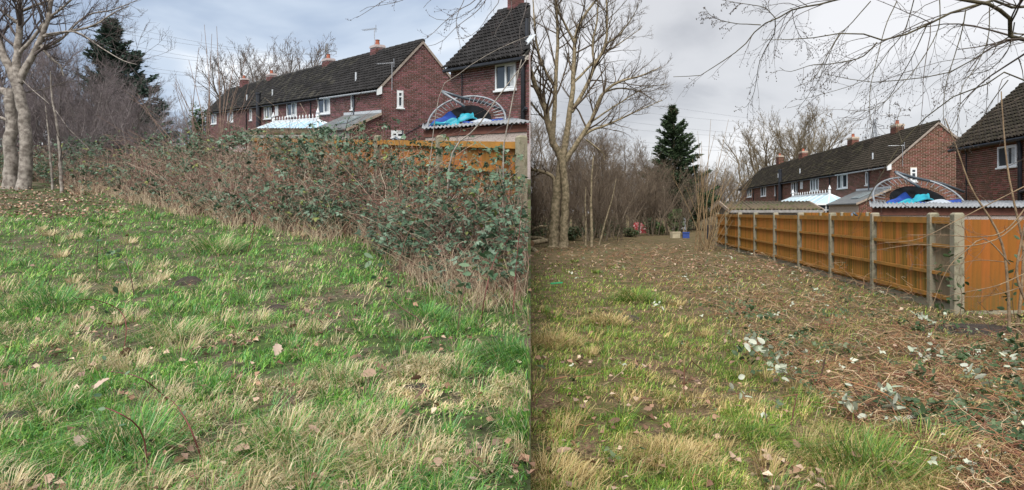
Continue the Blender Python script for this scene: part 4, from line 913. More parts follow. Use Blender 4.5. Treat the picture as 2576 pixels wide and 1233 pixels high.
for x, Y, h in [(-60, 33, 1.15), (20, 40, 1.25), (80, 36, 1.1), (130, 44, 1.2), (170, 38, 1.08), (215, 46, 1.12), (250, 40, .95), (-110, 40, 1.3), (50, 50, 1.35), (290, 42, .72), (335, 44, .55), (-20, 28, .95), (110, 30, .8), (375, 50, .5), (-40, 46, 1.5), (0, 55, 1.6), (100, 55, 1.5), (150, 52, 1.35), (190, 56, 1.35), (60, 33, 1.0), (225, 36, .9), (275, 52, .8), (310, 58, .75), (355, 56, .62), (165, 31, .85), (30, 31, 1.0), (205, 33, .85)]:
    k_ = int(rng.integers(0, 2)); put_tree('L', k_, x, Y, h*1.02, 'bare_tree', lbk('L', k_, h, 't'), 'bare trees of the wood above the thicket')
for x, Y, h in [(0, 27, .65), (100, 29, .6), (150, 27, .55), (200, 30, .7), (250, 31, .75), (300, 34, .8), (350, 36, .8), (370, 33, .5), (220, 26, .45), (-80, 28, .7), (330, 30, .5), (400, 40, .45), (430, 46, .5), (50, 30, .8), (180, 34, .8), (270, 36, .85), (320, 40, .85), (390, 50, .7), (420, 56, .6), (90, 34, .9), (140, 38, .95), (240, 42, 1.0), (10, 34, .9), (450, 66, .6), (360, 60, .9)]:
    k_ = 2+int(rng.integers(0, 2)); put_tree('L', k_, x, Y, h, 'bare_shrub', lbk('L', k_, h+.2, 's'), 'bare shrubs edging the wood above the thicket')
for x, Y, h in [(1290, 46, 1.3), (1350, 52, 1.35), (1400, 48, 1.2), (1440, 56, 1.4), (1480, 50, 1.25), (1530, 60, 1.45), (1560, 52, 1.2), (1600, 62, 1.35), (1635, 54, 1.1), (1240, 55, 1.5), (1420, 66, 1.6), (1510, 68, 1.55), (1665, 60, .95), (1370, 42, .95), (1320, 60, 1.6), (1385, 64, 1.65), (1455, 72, 1.7), (1490, 60, 1.4), (1550, 70, 1.6), (1585, 74, 1.55), (1620, 70, 1.35), (1650, 76, 1.25), (1465, 46, 1.05), (1515, 48, 1.1), (1425, 50, 1.2), (1345, 70, 1.8), (1540, 82, 1.8), (1605, 50, 1.0)]:
    k_ = int(rng.integers(0, 2)); put_tree('R', k_, x, Y, h*.98, 'bare_tree', lbk('R', k_, h-.3, 't'), 'bare trees of the wood beyond the clearing')
for x, Y, h in [(1340, 40, .8), (1440, 42, .75), (1490, 44, .85), (1540, 46, .9), (1575, 48, .9), (1640, 50, .95), (1680, 52, .9), (1720, 58, .9), (1520, 40, .6), (1290, 42, .9), (1630, 60, 1.0), (1750, 66, .8), (1790, 70, .9), (1700, 46, .5), (1830, 76, .8), (1380, 50, 1.0), (1420, 54, 1.1), (1465, 56, 1.1), (1505, 58, 1.15), (1555, 58, 1.15), (1595, 66, 1.2), (1660, 64, 1.1), (1710, 70, 1.1), (1740, 80, 1.2), (1350, 60, 1.2), (1400, 44, .7), (1610, 74, 1.3), (1680, 80, 1.3), (1770, 90, 1.2), (1800, 96, 1.2), (1560, 42, .5), (1480, 40, .55), (1360, 46, .8), (1410, 60, 1.2), (1450, 64, 1.3), (1500, 66, 1.3), (1545, 64, 1.2), (1580, 56, 1.0), (1625, 58, 1.0), (1655, 70, 1.2), (1690, 66, 1.1), (1730, 74, 1.2), (1330, 50, 1.0), (1570, 68, 1.3)]:
    k_ = 2+int(rng.integers(0, 2)); put_tree('R', k_, x, Y, h, 'bare_shrub', lbk('R', k_, h, 's'), 'bare shrubs edging the wood beyond the clearing')
# tall bare trees behind the terraces
PALE = {'L': (bark('pale_bark_cool', (.19, .165, .145, 1), (.12, .105, .095, 1)), bark('pale_twig_cool', (.19, .16, .145, 1), (.13, .11, .10, 1), 2, 0)), 'R': (bark('pale_bark_warm', (.19, .155, .105, 1), (.12, .095, .065, 1)), bark('pale_twig_warm', (.20, .16, .105, 1), (.13, .105, .07, 1), 2, 0))}
LVB = [dict(k=13, ang=(25, 55), lr=.42, npts=7, up=.2, t0=.2, rr=.5, rmin=.03), dict(k=8, ang=(25, 60), lr=.45, npts=5, up=.15, rr=.6, rmin=.02), dict(k=5, ang=(25, 65), lr=.5, npts=4, up=.15, rr=.6, rmin=.013)]
protos['L'].append(bare_proto(45, 11, *PALE['L'], stems=7, spread=.42, lv=LVB, r0=.3))
for x, Y, h in [(590, 90, .95), (665, 100, 1.1), (715, 84, 1.05), (470, 130, .7), (540, 110, .7)]:
    put_tree('L', 4, x, Y, h, 'bare_tree', 'pale spreading bare tree far beyond the bramble-side terrace roof', 'tall trees behind the upper terrace')
for x, Y, h in [(1930, 128, 1.5), (1995, 134, 1.75), (2060, 126, 1.45), (1850, 150, 1.1), (1805, 140, .8), (1760, 150, .9)]:
    put_tree('R', 4, x, Y, h, 'bare_tree', 'pale spreading bare tree far beyond the terrace behind the orange fence', 'tall trees behind the lower terrace')
# ------------------------------------------------------------------ whippy shrubs
WHIP = {'L': bark('whip_bark_cool', (.24, .17, .13, 1), (.15, .105, .09, 1)), 'R': bark('whip_bark_warm', (.27, .19, .10, 1), (.17, .115, .065, 1))}
def whip(side, x, yb, Y, tips, label, seed, r0, n_extra):
    rg = np.random.default_rng(seed); X = (x-1288)/F*Y; z = float((gl if side == 'L' else gr)(X, Y)); limbs = []
    for tx, ty in tips:
        t = at(tx, ty, Y+rg.uniform(-1, 1)); b = Vector((X+rg.normal()*.22, Y+rg.normal()*.2, z-.05)); m_ = b.lerp(t, .5)+Vector((rg.normal()*.06-(t.x-b.x)*.12, 0, (t.z-z)*.06))
        limbs.append(([b, b.lerp(m_, .5)+Vector((rg.normal()*.04, 0, 0)), m_, t], r0*rg.uniform(.6, 1), r0*.18))
    hmax = max(l_[0][-1].z for l_ in limbs)-z
    for k in range(n_extra):
        a = rg.normal()*.32; l_ = hmax*rg.uniform(.3, .75); b = Vector((X+rg.normal()*.25, Y+rg.normal()*.25, z-.05)); t = b+Vector((math.sin(a)*l_, rg.normal()*.4, math.cos(a)*l_))
        limbs.append(([b, b.lerp(t, .5)+Vector((rg.normal()*.06, 0, .08)), t], r0*rg.uniform(.4, .8), r0*.15))
    limb_tree('whip_shrub', limbs, [dict(k=4, ang=(15, 40), lr=.28, npts=5, up=.3, t0=.35, rr=.5, rmin=r0*.16), dict(k=2, ang=(20, 45), lr=.4, npts=4, up=.2, rr=.6, rmin=r0*.13)], (X, Y, z), label, 'shrub', WHIP[side], WHIP[side], 'clumps of tall bare whips', seed=seed, trunk_n=6)
whip('L', 531, 400, 19, [(514, 62), (545, 66), (630, 108), (475, 152), (440, 205), (533, 85), (590, 150), (500, 120), (560, 180), (600, 215), (480, 240), (615, 260), (640, 235)], 'tall clump of bare whips standing in the bramble thicket', 51, .028, 16)
whip('R', 1772, 625, 30, [(1788, 300), (1833, 300), (1800, 330), (1765, 355), (1850, 345), (1742, 400), (1815, 380), (1870, 400), (1755, 330), (1880, 440), (1835, 420), (1725, 470), (1895, 480)], 'tall clump of bare whips beside the far end of the orange fence', 52, .030, 16)
# ------------------------------------------------------------------ overhanging branches
zt = lambda *p: [(1766+a*.3144, b*.3144) for a, b in p]
YO = 6.2
def Op(pts, r0, r1, Y=YO, dY=.8, sd=0): return (pxs(zt(*pts), Y, dY, sd), r0*.8, r1*.8)
trunkO = [Vector((7.4, YO+.4, -.1)), Vector((7.2, YO+.4, 2.0)), Vector((6.6, YO+.3, 3.2)), Vector((6.0, YO+.2, 3.8))]
tO = trunkO[-1]; tM = trunkO[2]; tW = trunkO[1]
def from_t(p0, L_): return ([p0]+L_[0], L_[1]*1.1, L_[2])
limbsO = [(trunkO, .14, .07),
    from_t(tM, Op([(2576, 320), (2480, 170), (2420, 110), (2350, 60), (2260, 20), (2090, 5), (1900, -60)], .032, .018, sd=1)),
    from_t(tO, Op([(2576, 60), (2450, 10), (2330, 5), (2200, 40), (2080, 75), (1950, 120), (1800, 200), (1650, 270), (1450, 320), (1380, 350), (1290, 270), (1150, 260), (950, 300), (780, 305), (580, 330), (480, 320)], .021, .003, sd=2)),
    Op([(1400, 340), (1290, 450), (1160, 490), (1000, 515), (880, 520), (700, 575), (620, 540)], .008, .0025, sd=3),
    Op([(1500, -80), (1240, -40), (1070, 0), (900, 45), (750, 65), (640, 130), (580, 155), (480, 200), (400, 280), (330, 370), (220, 455), (100, 530), (0, 600), (-100, 610), (-230, 615)], .013, .003, sd=4),
    Op([(590, 150), (520, 75), (460, 50), (300, 25), (160, 0)], .006, .0025, sd=5), Op([(470, 200), (390, 195), (280, 190), (160, 165), (70, 125), (20, 60)], .006, .002, sd=6),
    Op([(585, 160), (580, 270), (520, 370), (460, 500), (435, 640), (410, 760), (350, 860), (320, 850)], .006, .002, sd=7),
    from_t(tM, Op([(2576, 270), (2400, 340), (2270, 400), (2180, 470), (2060, 550), (1900, 600), (1700, 630), (1500, 650), (1380, 660), (1100, 620), (980, 590)], .013, .003, sd=8)),
    from_t(tW, Op([(2576, 640), (2420, 630), (2320, 660), (2150, 710), (2000, 780), (1880, 870), (1800, 930), (1700, 1030), (1600, 1140), (1420, 1420), (1250, 1750)], .014, .004, sd=9)),
    Op([(2110, 80), (2080, 250), (2020, 450), (1960, 640), (1930, 850), (1940, 1000)], .007, .0025, sd=10),
    Op([(1560, 10), (1480, 180), (1430, 350), (1390, 520), (1350, 680), (1340, 870), (1370, 1080)], .006, .002, sd=11), Op([(1350, 10), (1200, 180), (1080, 310), (1000, 480), (930, 650), (870, 730), (800, 830), (680, 865)], .006, .002, sd=12),
    Op([(1700, -20), (1620, 250), (1500, 400), (1330, 620), (1150, 700), (900, 770), (780, 800)], .006, .002, sd=13), Op([(1900, -20), (1900, 200), (1820, 380), (1700, 560), (1560, 720), (1400, 860), (1200, 900)], .006, .002, sd=14),
    Op([(2300, 60), (2290, 300), (2200, 520), (2080, 700), (2060, 900), (1990, 1060)], .006, .002, sd=15), Op([(1800, 200), (1700, 420), (1600, 600), (1480, 800), (1300, 950), (1100, 970)], .006, .002, sd=16),
    Op([(1100, 270), (1000, 440), (900, 620), (740, 700)], .005, .002, sd=17), Op([(2500, 180), (2450, 400), (2300, 560), (2150, 600), (1900, 760)], .007, .002, sd=18), Op([(720, 70), (740, 190), (800, 310), (880, 370)], .004, .002, sd=19),
    Op([(2450, 640), (2300, 840), (2200, 1050), (2030, 1200)], .006, .002, sd=20), Op([(1600, 1140), (1560, 980), (1600, 860)], .004, .002, sd=21)]
limb_tree('overhanging_tree', limbsO, [dict(k=13, ang=(20, 50), lr=.36, npts=8, up=-.12, wob=.09, rr=.5, rmin=.0017, maxl=1.3, t0=.1, droop=.12), dict(k=4, ang=(25, 60), lr=.34, npts=6, up=.02, wob=.12, rr=.7, rmin=.0013, maxl=.4)],
    tuple(trunkO[0]), 'large bare tree reaching drooping budded branches over the orange fence', 'tree', bark('mossy_branch_bark', (.10, .085, .05, 1), (.055, .048, .032, 1), 14), bark('budded_twig', (.085, .065, .05, 1), (.05, .038, .032, 1), 9, 0), seed=61, trunk_n=1, buds=2)
# a second tree stands behind the viewer and hangs twigs over the bank
z3 = lambda *p: [((1150+a/2.0545)*.8027, b/2.0545*.8027) for a, b in p]
YT = 7.0
def Tp(pts, r0, r1, Y=YT, sd=0): return (pxs(z3(*pts), Y, .4, sd), r0, r1)
TT = [Vector((-1.6, -2.2, -.1)), Vector((-1.5, -2.1, 2.2)), Vector((-1.2, -1.6, 3.8)), Vector((-.8, 1.5, 4.7)), Vector((-.5, 4.6, 4.75)), Vector((-.35, 6.6, 4.6))]
e_ = TT[-1]
limbsT = [(TT, .13, .03),
    ([e_]+Tp([(740, -120), (700, 0), (600, 60), (500, 140), (440, 200), (380, 250), (350, 265)], 0, 0, sd=1)[0], .008, .002), ([e_]+Tp([(780, -80), (720, 60), (580, 170), (480, 270), (380, 300)], 0, 0, sd=2)[0], .007, .002),
    ([e_]+Tp([(650, -80), (580, 100), (580, 200), (600, 280), (597, 340)], 0, 0, sd=3)[0], .006, .002), ([e_]+Tp([(860, -60), (780, 100), (720, 190), (640, 245), (570, 250)], 0, 0, sd=4)[0], .006, .002), ([e_]+Tp([(760, -60), (620, 100), (480, 130), (400, 100)], 0, 0, sd=5)[0], .006, .002),
    ([e_]+Tp([(900, -80), (930, 60), (860, 150), (820, 230), (860, 260)], 0, 0, sd=6)[0], .006, .002), ([e_]+pxs([(1100, -30), (1000, -12), (960, 5), (930, 25), (897, 45)], 6.8), .006, .002), ([e_]+pxs([(1040, -20), (975, 10), (925, 18), (905, 30)], 6.9), .005, .002), ([e_]+pxs([(1150, -30), (1090, -5), (1065, 20)], 6.9), .005, .002),
    ([e_]+Tp([(1000, -80), (1020, 60), (980, 200), (1000, 330)], 0, 0, sd=9)[0], .005, .002)]
keepL = lambda P: (P[:, :, 0] < SEAM*P[:, :, 1]-.01).all(1)
limb_tree('overhanging_tree', limbsT, [dict(k=7, ang=(25, 60), lr=.16, npts=6, up=-.05, wob=.14, rr=.55, rmin=.0022, maxl=.6, t0=.35), dict(k=2, ang=(25, 60), lr=.45, npts=5, up=.05, wob=.16, rr=.7, rmin=.0018, maxl=.3)],
    tuple(TT[0]), 'bare tree dangling budded twigs above the bramble-side garage', 'tree', bark('grey_branch_bark', (.16, .14, .13, 1), (.09, .08, .075, 1), 14), bark('budded_twig_cool', (.11, .085, .085, 1), (.07, .055, .055, 1), 9, 0), seed=62, trunk_n=1, buds=2, keep=keepL)
# leaning lichen-pale stems in front of the house at the thicket edge
for i, (pp, Y, rr) in enumerate([([(1128, 560), (1132, 400), (1200, 320), (1262, 232), (1310, 170), (1331, 140)], 9.3, .011), ([(1270, 600), (1266, 400), (1280, 300), (1300, 200), (1312, 150)], 9.0, .011), ([(1060, 520), (1100, 260), (1150, 190), (1240, 130), (1331, 90)], 9.6, .006)]):
    P = pxs(pp, Y); P[0].z = float(gl(P[0].x, Y))-.05
    limb_tree('leaning_stem', [(P, rr*1.3, rr*.6)], [dict(k=5, ang=(20, 50), lr=.25, npts=5, up=.05, rr=.5, rmin=.0025)], tuple(P[0]), ['lichen-pale leaning stem crossing in front of the bramble-side house window', 'lichen-pale upright stem crossing in front of the garage roof edge', 'thin dark stem arching across the bramble-side house roof'][i], 'sapling', bark('lichen_bark', (.34, .30, .26, 1), (.17, .15, .13, 1), 18, .3), TWIG_L, seed=70+i, trunk_n=1, keep=keepL)
# ------------------------------------------------------------------ leaves, grass: batches
def leaf_batch(pos, d, nrm, size, C, wr=.62, fold=.18):
    s = np.cross(d, nrm); s = unit(s); nrm = np.cross(s, d); L_ = size[:, None]; w_ = L_*wr*.5
    V = np.stack([pos, pos+d*L_*.42+s*w_+nrm*w_*fold, pos+d*L_-nrm*L_*.12, pos+d*L_*.42-s*w_+nrm*w_*fold, pos+d*L_*.5-nrm*w_*fold*.6], 1)
    f = np.array([[0, 1, 4], [1, 2, 4], [2, 3, 4], [3, 0, 4]]); M = len(pos)
    return V.reshape(-1, 3), (np.arange(M)[:, None, None]*5+f[None]).reshape(-1, 3), np.repeat(C, 5, axis=0)
def rot_about(v, ax, a):
    c, s = np.cos(a)[:, None], np.sin(a)[:, None]; return v*c+np.cross(ax, v)*s+ax*(ax*v).sum(1, keepdims=True)*(1-c)
def pick(cols, w_, n, rg, jit=.18):
    c = np.array(cols)[rg.choice(len(cols), n, p=np.array(w_)/sum(w_))]; return c*rg.uniform(1-jit, 1+jit, (n, 1))
def trifoliate(acc, pos, rg, size, cols, w_, flat=.5, nl=3):
    M = len(pos); a = rg.uniform(0, 6.28, M); d = unit(np.stack([np.cos(a), np.sin(a), rg.normal(-.15, .35, M)], 1)); n = unit(np.stack([rg.normal(0, flat, M), rg.normal(0, flat, M)-.25, np.ones(M)], 1))
    C = pick(cols, w_, M, rg); sz = size*rg.uniform(.65, 1.3, M)
    for k, ang in enumerate([0, 1.15, -1.15, 2.0, -2.0][:nl]):
        dd = rot_about(d, n, np.full(M, ang)+rg.normal(0, .12, M)); acc.add(*leaf_batch(pos+dd*.01, dd, n+rg.normal(size=(M, 3))*.15, sz*(1 if k == 0 else .85), C*rg.uniform(.9, 1.1, (M, 1))))
BLEAF = {'L': mat('bramble_leaf_cool', (0, 0, 0, 1), rough=.55, attr=True, trans=.18, spec=.2), 'R': mat('bramble_leaf_warm', (0, 0, 0, 1), rough=.5, attr=True, trans=.18, spec=.4)}
STEM = mat('plant_stem', (0, 0, 0, 1), rough=.8, attr=True)
GRASS = mat('grass_blade', (0, 0, 0, 1), rough=.6, attr=True, trans=.3, spec=.25)
LITTER = mat('dry_leaf', (0, 0, 0, 1), rough=.85, attr=True, trans=.12)
# plot outlines
bx = np.array([-600, 0, 90, 200, 330, 450, 560, 700, 900, 980, 1060, 1335]); by = np.array([448, 450, 456, 480, 500, 530, 560, 578, 605, 648, 708, 752.])
def thicket_front(x): return H*F/(np.interp(x, bx, by)+(fbm(np.asarray(x)*.021+3, np.zeros_like(np.asarray(x, float))+2, 3)-.5)*36-340)
cxp = np.array([535, 640, 700, 760, 830, 900, 980, 1100, 1240.]); cxx = np.array([1320, 1370, 1560, 1730, 1820, 1890, 2000, 2150, 2400.])
def cut_edge(y): return np.interp(y, cxp, cxx)
def px_of(X, Y): return X/Y*F+1288
def screen_sample(n, side, Ymin, Ymax, rg, margin=1.2):
    Y = 1/(rg.random(n)*(1/Ymin-1/Ymax)+1/Ymax); x0 = SEAM*Y
    if side == 'L': X = x0-.003-rg.random(n)*(.76*Y+x0+margin)
    else: X = x0+.003+rg.random(n)*(.76*Y-x0+margin)
    return X, Y
def blades(acc, X, Y, z, h, lean, az, w_, C, tipC=None):
    hit = (np.abs(X-SEAM*Y) < .4) & (X < SEAM*Y) & (X+np.cos(az)*h*lean*1.15+.01 > SEAM*(Y+np.sin(az)*h*lean)); az = np.where(hit, np.pi-az, az)
    n = len(X); b = np.stack([X, Y, z], 1); d = np.stack([np.cos(az), np.sin(az), np.zeros(n)], 1); s = np.stack([-np.sin(az+.7), np.cos(az+.7), np.zeros(n)], 1)
    up = np.array([0, 0, 1.]); hc = h[:, None]; le = lean[:, None]; m_ = b+up*hc*(.62-.18*le)+d*hc*le*.42; t = b+up*hc*np.maximum(1-.62*le, .06)+d*hc*le*1.05
    ww = w_[:, None]; V = np.stack([b-s*ww, b+s*ww, m_+s*ww*.75, m_-s*ww*.75, t], 1).reshape(-1, 3)
    i = np.arange(n)*5; Cc = np.repeat(C, 5, axis=0)
    if tipC is not None: Cc[4::5] = tipC
    k = acc.n; acc.add(V, np.stack([i, i+1, i+2, i+3], 1), Cc); acc.F.append(np.stack([i+3, i+2, i+4], 1)+k)
GC = {'L': dict(g=[(.12, .30, .045), (.19, .38, .075), (.075, .20, .05), (.36, .50, .12), (.15, .34, .12)], s=[(.58, .48, .28), (.48, .38, .21), (.66, .57, .37)]),
      'R': dict(g=[(.15, .26, .035), (.22, .33, .05), (.10, .19, .03), (.38, .45, .09), (.14, .26, .07)], s=[(.48, .36, .155), (.38, .28, .115), (.58, .46, .23)])}
def make_grass(side, n, Ymax, seed):
    rg = np.random.default_rng(seed); X, Y = screen_sample(n, side, 2.2, Ymax, rg)
    g_ = gl if side == 'L' else gr; o = 0 if side == 'L' else 50
    nz = fbm(X*2.0+o, Y*2.0+9, 3); nz2 = fbm(X*2.6+o+20, Y*2.6, 2); bare = fbm(X*1.7+o+70, Y*1.7+3, 3)
    tuf = fbm(X*5.5+o, Y*5.5+21, 2); ok = ((bare < .60) | (rg.random(n) < .22+np.clip((Y-6)/14, 0, .5))) & (rg.random(n) < np.clip((tuf-.30)*4.5, .18, 1)+np.clip((Y-5.5)/8, 0, .7))
    px = px_of(X, Y)
    if side == 'L':
        dd = thicket_front(px)-Y; ok &= rg.random(n) < np.clip(dd/.8+.6, .05, 1); lit = np.clip((1-(px/330))*1.0, 0, 1)*np.clip((Y-13.5)/3, 0, 1)*1.6; ok &= rg.random(n) > lit*.95
        sp = np.clip((nz-.52)*5, 0, 1)*np.clip(1.25-Y/11, .15, .85)
    else:
        y = HZ+H*F/Y; e = (px-cut_edge(y))/90; ok &= rg.random(n) > np.clip(e+.35, 0, .58); far_ = np.clip((Y-16)/9, 0, .86); ok &= rg.random(n) > far_
        sp = np.clip((nz-.47)*5, 0, 1)*np.clip(1.3-Y/16, .25, .9)*.8+np.clip(e, 0, .35)
    X, Y, nz, nz2, sp, tuf = X[ok], Y[ok], nz[ok], nz2[ok], sp[ok], tuf[ok]; m_ = len(X)
    straw = rg.random(m_) < sp*.8+.07
    h = (.04+.10*nz2**1.5)*rg.uniform(.5, 1.35, m_)*(.55+.95*np.clip((tuf-.3)*2, 0, 1))*np.where(straw, 1.35, 1.0); h *= np.clip(.8+Y*.02, .8, 1.2)
    lean = np.where(straw, rg.uniform(.5, 1.5, m_), rg.uniform(.15, 1.35, m_)); az = fbm(X*3.5, Y*3.5, 2)*22+rg.normal(0, 1.3, m_)
    w_ = np.maximum(.0028*rg.uniform(.7, 1.5, m_), Y*.00044)
    C = np.where(straw[:, None], pick(GC[side]['s'], (3, 3, 2), m_, rg), pick(GC[side]['g'], (4, 4, 3, 2, 2), m_, rg)); C = C*(.62+.85*fbm(X*1.6+3, Y*1.6+o, 3))[:, None]*rg.uniform(.7, 1.3, (m_, 1))
    acc = Acc(); blades(acc, X, Y, g_(X, Y)-.004, h, lean, az, w_, C)
    # rank tufts
    nt_ = 300; tx, ty = screen_sample(nt_, side, 2.6, Ymax*.75, rg, .5); pxx = px_of(tx, ty)
    okk = (ty < thicket_front(pxx)-.4) if side == 'L' else (pxx < cut_edge(HZ+H*F/ty)+60); tx, ty = tx[okk], ty[okk]
    for a, b in zip(tx, ty):
        k = int(rg.integers(35, 90)); st = rg.random() < .35; r_ = rg.uniform(.05, .14); an = rg.uniform(0, 6.28, k); rr = r_*np.sqrt(rg.random(k))
        x_, y_ = a+np.cos(an)*rr, b+np.sin(an)*rr; C = pick(GC[side]['s' if st else 'g'], (1, 1, 1) if st else (3, 1, 4, 1, 3), k, rg); mixs = rg.random(k) < .2; C[mixs] = pick(GC[side]['s'], (1, 1, 1), mixs.sum(), rg)
        if side == 'L': x_ = np.minimum(x_, SEAM*y_-.02)
        blades(acc, x_, y_, g_(x_, y_)-.005, rg.uniform(.10, .24, k), rg.uniform(.4, 1.2, k), an+rg.normal(0, .4, k), np.maximum(.0022, y_*.0004)*rg.uniform(.8, 1.2, k), C)
    return acc
gLo = link('grass', make_grass('L', 245000, 20.5, 81).mesh('grass', GRASS)); tag(gLo, 'rough green and straw-coloured grass covering the bank', 'grass', kind='stuff')
gRo = link('grass', make_grass('R', 240000, 34, 82).mesh('grass', GRASS)); tag(gRo, 'yellow-green rough grass beside the bramble cuttings', 'grass', kind='stuff')
# prominent tussocks
def tussock(side, x, y, r, n, straw, hgt, label, seed):
    rg = np.random.default_rng(seed); X, Y = groundL(x, y) if side == 'L' else groundR(x, y); g_ = gl if side == 'L' else gr; z0 = float(g_(X, Y)); acc = Acc()
    an = rg.uniform(0, 6.28, n); rr = r*np.sqrt(rg.random(n)); xx, yy = X+np.cos(an)*rr, Y+np.sin(an)*rr; xx = np.minimum(xx, SEAM*yy-.02) if side == 'L' else xx; st = rg.random(n) < straw
    C = np.where(st[:, None], pick(GC[side]['s'], (2, 1, 2), n, rg), pick(GC[side]['g'], (3, 1, 4, 1, 3), n, rg)); dome = hgt*.35*(1-(rr/r)**2)
    blades(acc, xx, yy, g_(xx, yy)+dome-.01, hgt*rg.uniform(.5, 1.25, n), np.where(st, rg.uniform(.5, 1.6, n), np.clip(rg.uniform(.3, .9, n)+rr/r*.5, 0, 1.5)), an+rg.normal(0, 1, n)*np.where(st, 1.1, .6), np.maximum(.0024, Y*.0004)*rg.uniform(.8, 1.3, n), C)
    o = link('grass_tussock', acc.mesh('grass_tussock', GRASS, (X, Y, z0))); o.location = (X, Y, z0); tag(o, label, 'tussock', 'grass tussocks')
for k, (sd_, x, y, r, n, s_, h, lb) in enumerate([('L', 545, 635, .30, 420, .35, .34, 'dark green tussock with straw skirts on the bank below the thicket'), ('L', 440, 850, .24, 480, .5, .22, 'straw-tipped tussock arching over dead leaves in the bank grass'), ('L', 130, 770, .24, 360, .05, .26, 'lush green tussock on the bank grass'), ('L', 1285, 900, .22, 420, .05, .22, 'bright green tussock below the bramble edge'), ('L', 330, 1130, .24, 480, .12, .26, 'bright green tussock behind a reddish bramble shoot'), ('L', 900, 1090, .24, 520, .85, .14, 'matted straw tussock among green grass on the bank'), ('L', 1080, 930, .18, 380, .9, .14, 'combed straw tussock beside a pale lobed leaf'), ('L', 720, 1120, .28, 520, .65, .18, 'tall pale straw tussock on the bank'), ('L', 1070, 800, .2, 330, .05, .2, 'blue-green daffodil-like tussock near dark soil'),
    ('R', 1690, 1160, .32, 900, .9, .17, 'big domed straw tussock on the level plot'), ('R', 1385, 1215, .3, 600, .97, .2, 'flattened straw tussock near the bank foot'), ('R', 2170, 1190, .34, 700, .2, .28, 'rank green tussock below the bramble cuttings'), ('R', 1395, 870, .32, 560, .85, .26, 'straw tussock with brown skirts on the level plot'), ('R', 1600, 760, .3, 460, .25, .32, 'dark green tussock in the middle of the level plot'), ('R', 1530, 815, .3, 420, .85, .22, 'small straw tussock beside a dark hollow'), ('R', 2330, 1150, .3, 420, .5, .26, 'mixed green and straw tussock beside bare soil')]):
    tussock(sd_, x, y, r, n, s_, h, lb, 900+k)
# ------------------------------------------------------------------ bramble thicket on the bank
def thicket(n, seed):
    rg = np.random.default_rng(seed); x = rg.uniform(-230, 1334, n); fr_ = thicket_front(x); back = np.where(x > 560, 13100/np.maximum(x-115, 200)-.25, 29.0)
    u = rg.random(n); Y = np.where(u < .62, fr_+rg.exponential(1.1, n), fr_+rg.random(n)*np.maximum(back-fr_, .3)); Y = np.clip(Y, fr_-.1, np.maximum(back, fr_+.2)); X = (x-1288)/F*Y
    return x, X, Y, fr_, back
CST = [(.19, .095, .075), (.40, .30, .225), (.28, .175, .13), (.085, .05, .045), (.54, .44, .34)]
def canes(n, seed, hmul=1.0, reach=1.0, rad=(.003, .006), acc=None, w_=(4, 3, 4, 2, 1)):
    rg = np.random.default_rng(seed); x, X, Y, fr_, back = thicket(n, seed+1); z = gl(X, Y)
    d = Y-fr_; h = (.30+1.2*np.clip(d/2.1, 0, 1)**.8)*rg.uniform(.5, 1.15, n)*hmul*(.85+.3*fbm(X*.6, Y*.6, 2)); h *= np.interp(x, [0, 330, 450, 900, 1000, 1060], [1.08, 1.12, 1.4, 1.3, 1.2, 1.1]); cap = (1.05+1.1*fbm(X*.75+2, Y*.75+5, 2))*np.interp(x, [500, 640, 880, 980], [1, 1.12, 1.12, 1]); h = np.minimum(h, cap*rg.uniform(.85, 1.1, n)*hmul**2); h *= np.where(x > 1000, np.interp(x, [1000, 1150, 1335], [1, .78, .95]), 1); h *= np.where(x < 300, .85, 1)
    az = rg.uniform(0, 6.28, n); t = np.linspace(0, 1, 8)[None]; rc = h*rg.uniform(.1, 1.25, n)*reach
    P = np.stack([X[:, None]+np.cos(az)[:, None]*rc[:, None]*t**1.5, Y[:, None]+np.sin(az)[:, None]*rc[:, None]*t**1.5*.7, z[:, None]-.03+h[:, None]*(1.22*t-.28*t**2.6*rg.uniform(.4, 1.9, (n, 1)))], 2)
    P += rg.normal(size=P.shape)*.022*np.array([1, 1, .6]); ok = (P[:, :, 0] < SEAM*P[:, :, 1]-.015).all(1); P = P[ok]; m_ = len(P)
    yy = P[:, :, 1].mean(1); R = np.maximum(rg.uniform(*rad, m_), yy*.00026)[:, None]*np.linspace(1, .5, 8)[None]
    if acc is not None: acc.tubes(P, R, 3, pick(CST, w_, m_, rg))
    return P, rg
accB = Acc(); P1, rgB = canes(3900, 101, acc=accB); P2, _ = canes(2100, 103, hmul=.95, reach=.25, rad=(.0018, .003), acc=accB, w_=(1, 5, 3, 1, 4)); P3, _ = canes(1300, 105, hmul=1.15, reach=1.3, rad=(.0045, .008), acc=accB, w_=(4, 2, 3, 3, 1))
S1, SR1 = spawn(P1[::2], np.full((len(P1[::2]), 8), .003), 1, (30, 80), .3, 4, up=0, rg=rgB, rmin=.0022, wob=.25); ok = (S1[:, :, 0] < SEAM*S1[:, :, 1]-.015).all(1); accB.tubes(S1[ok], np.maximum(SR1[ok], S1[ok][:, :, 1]*.0002), 3, pick(CST, (4, 3, 4, 2, 1), ok.sum(), rgB))
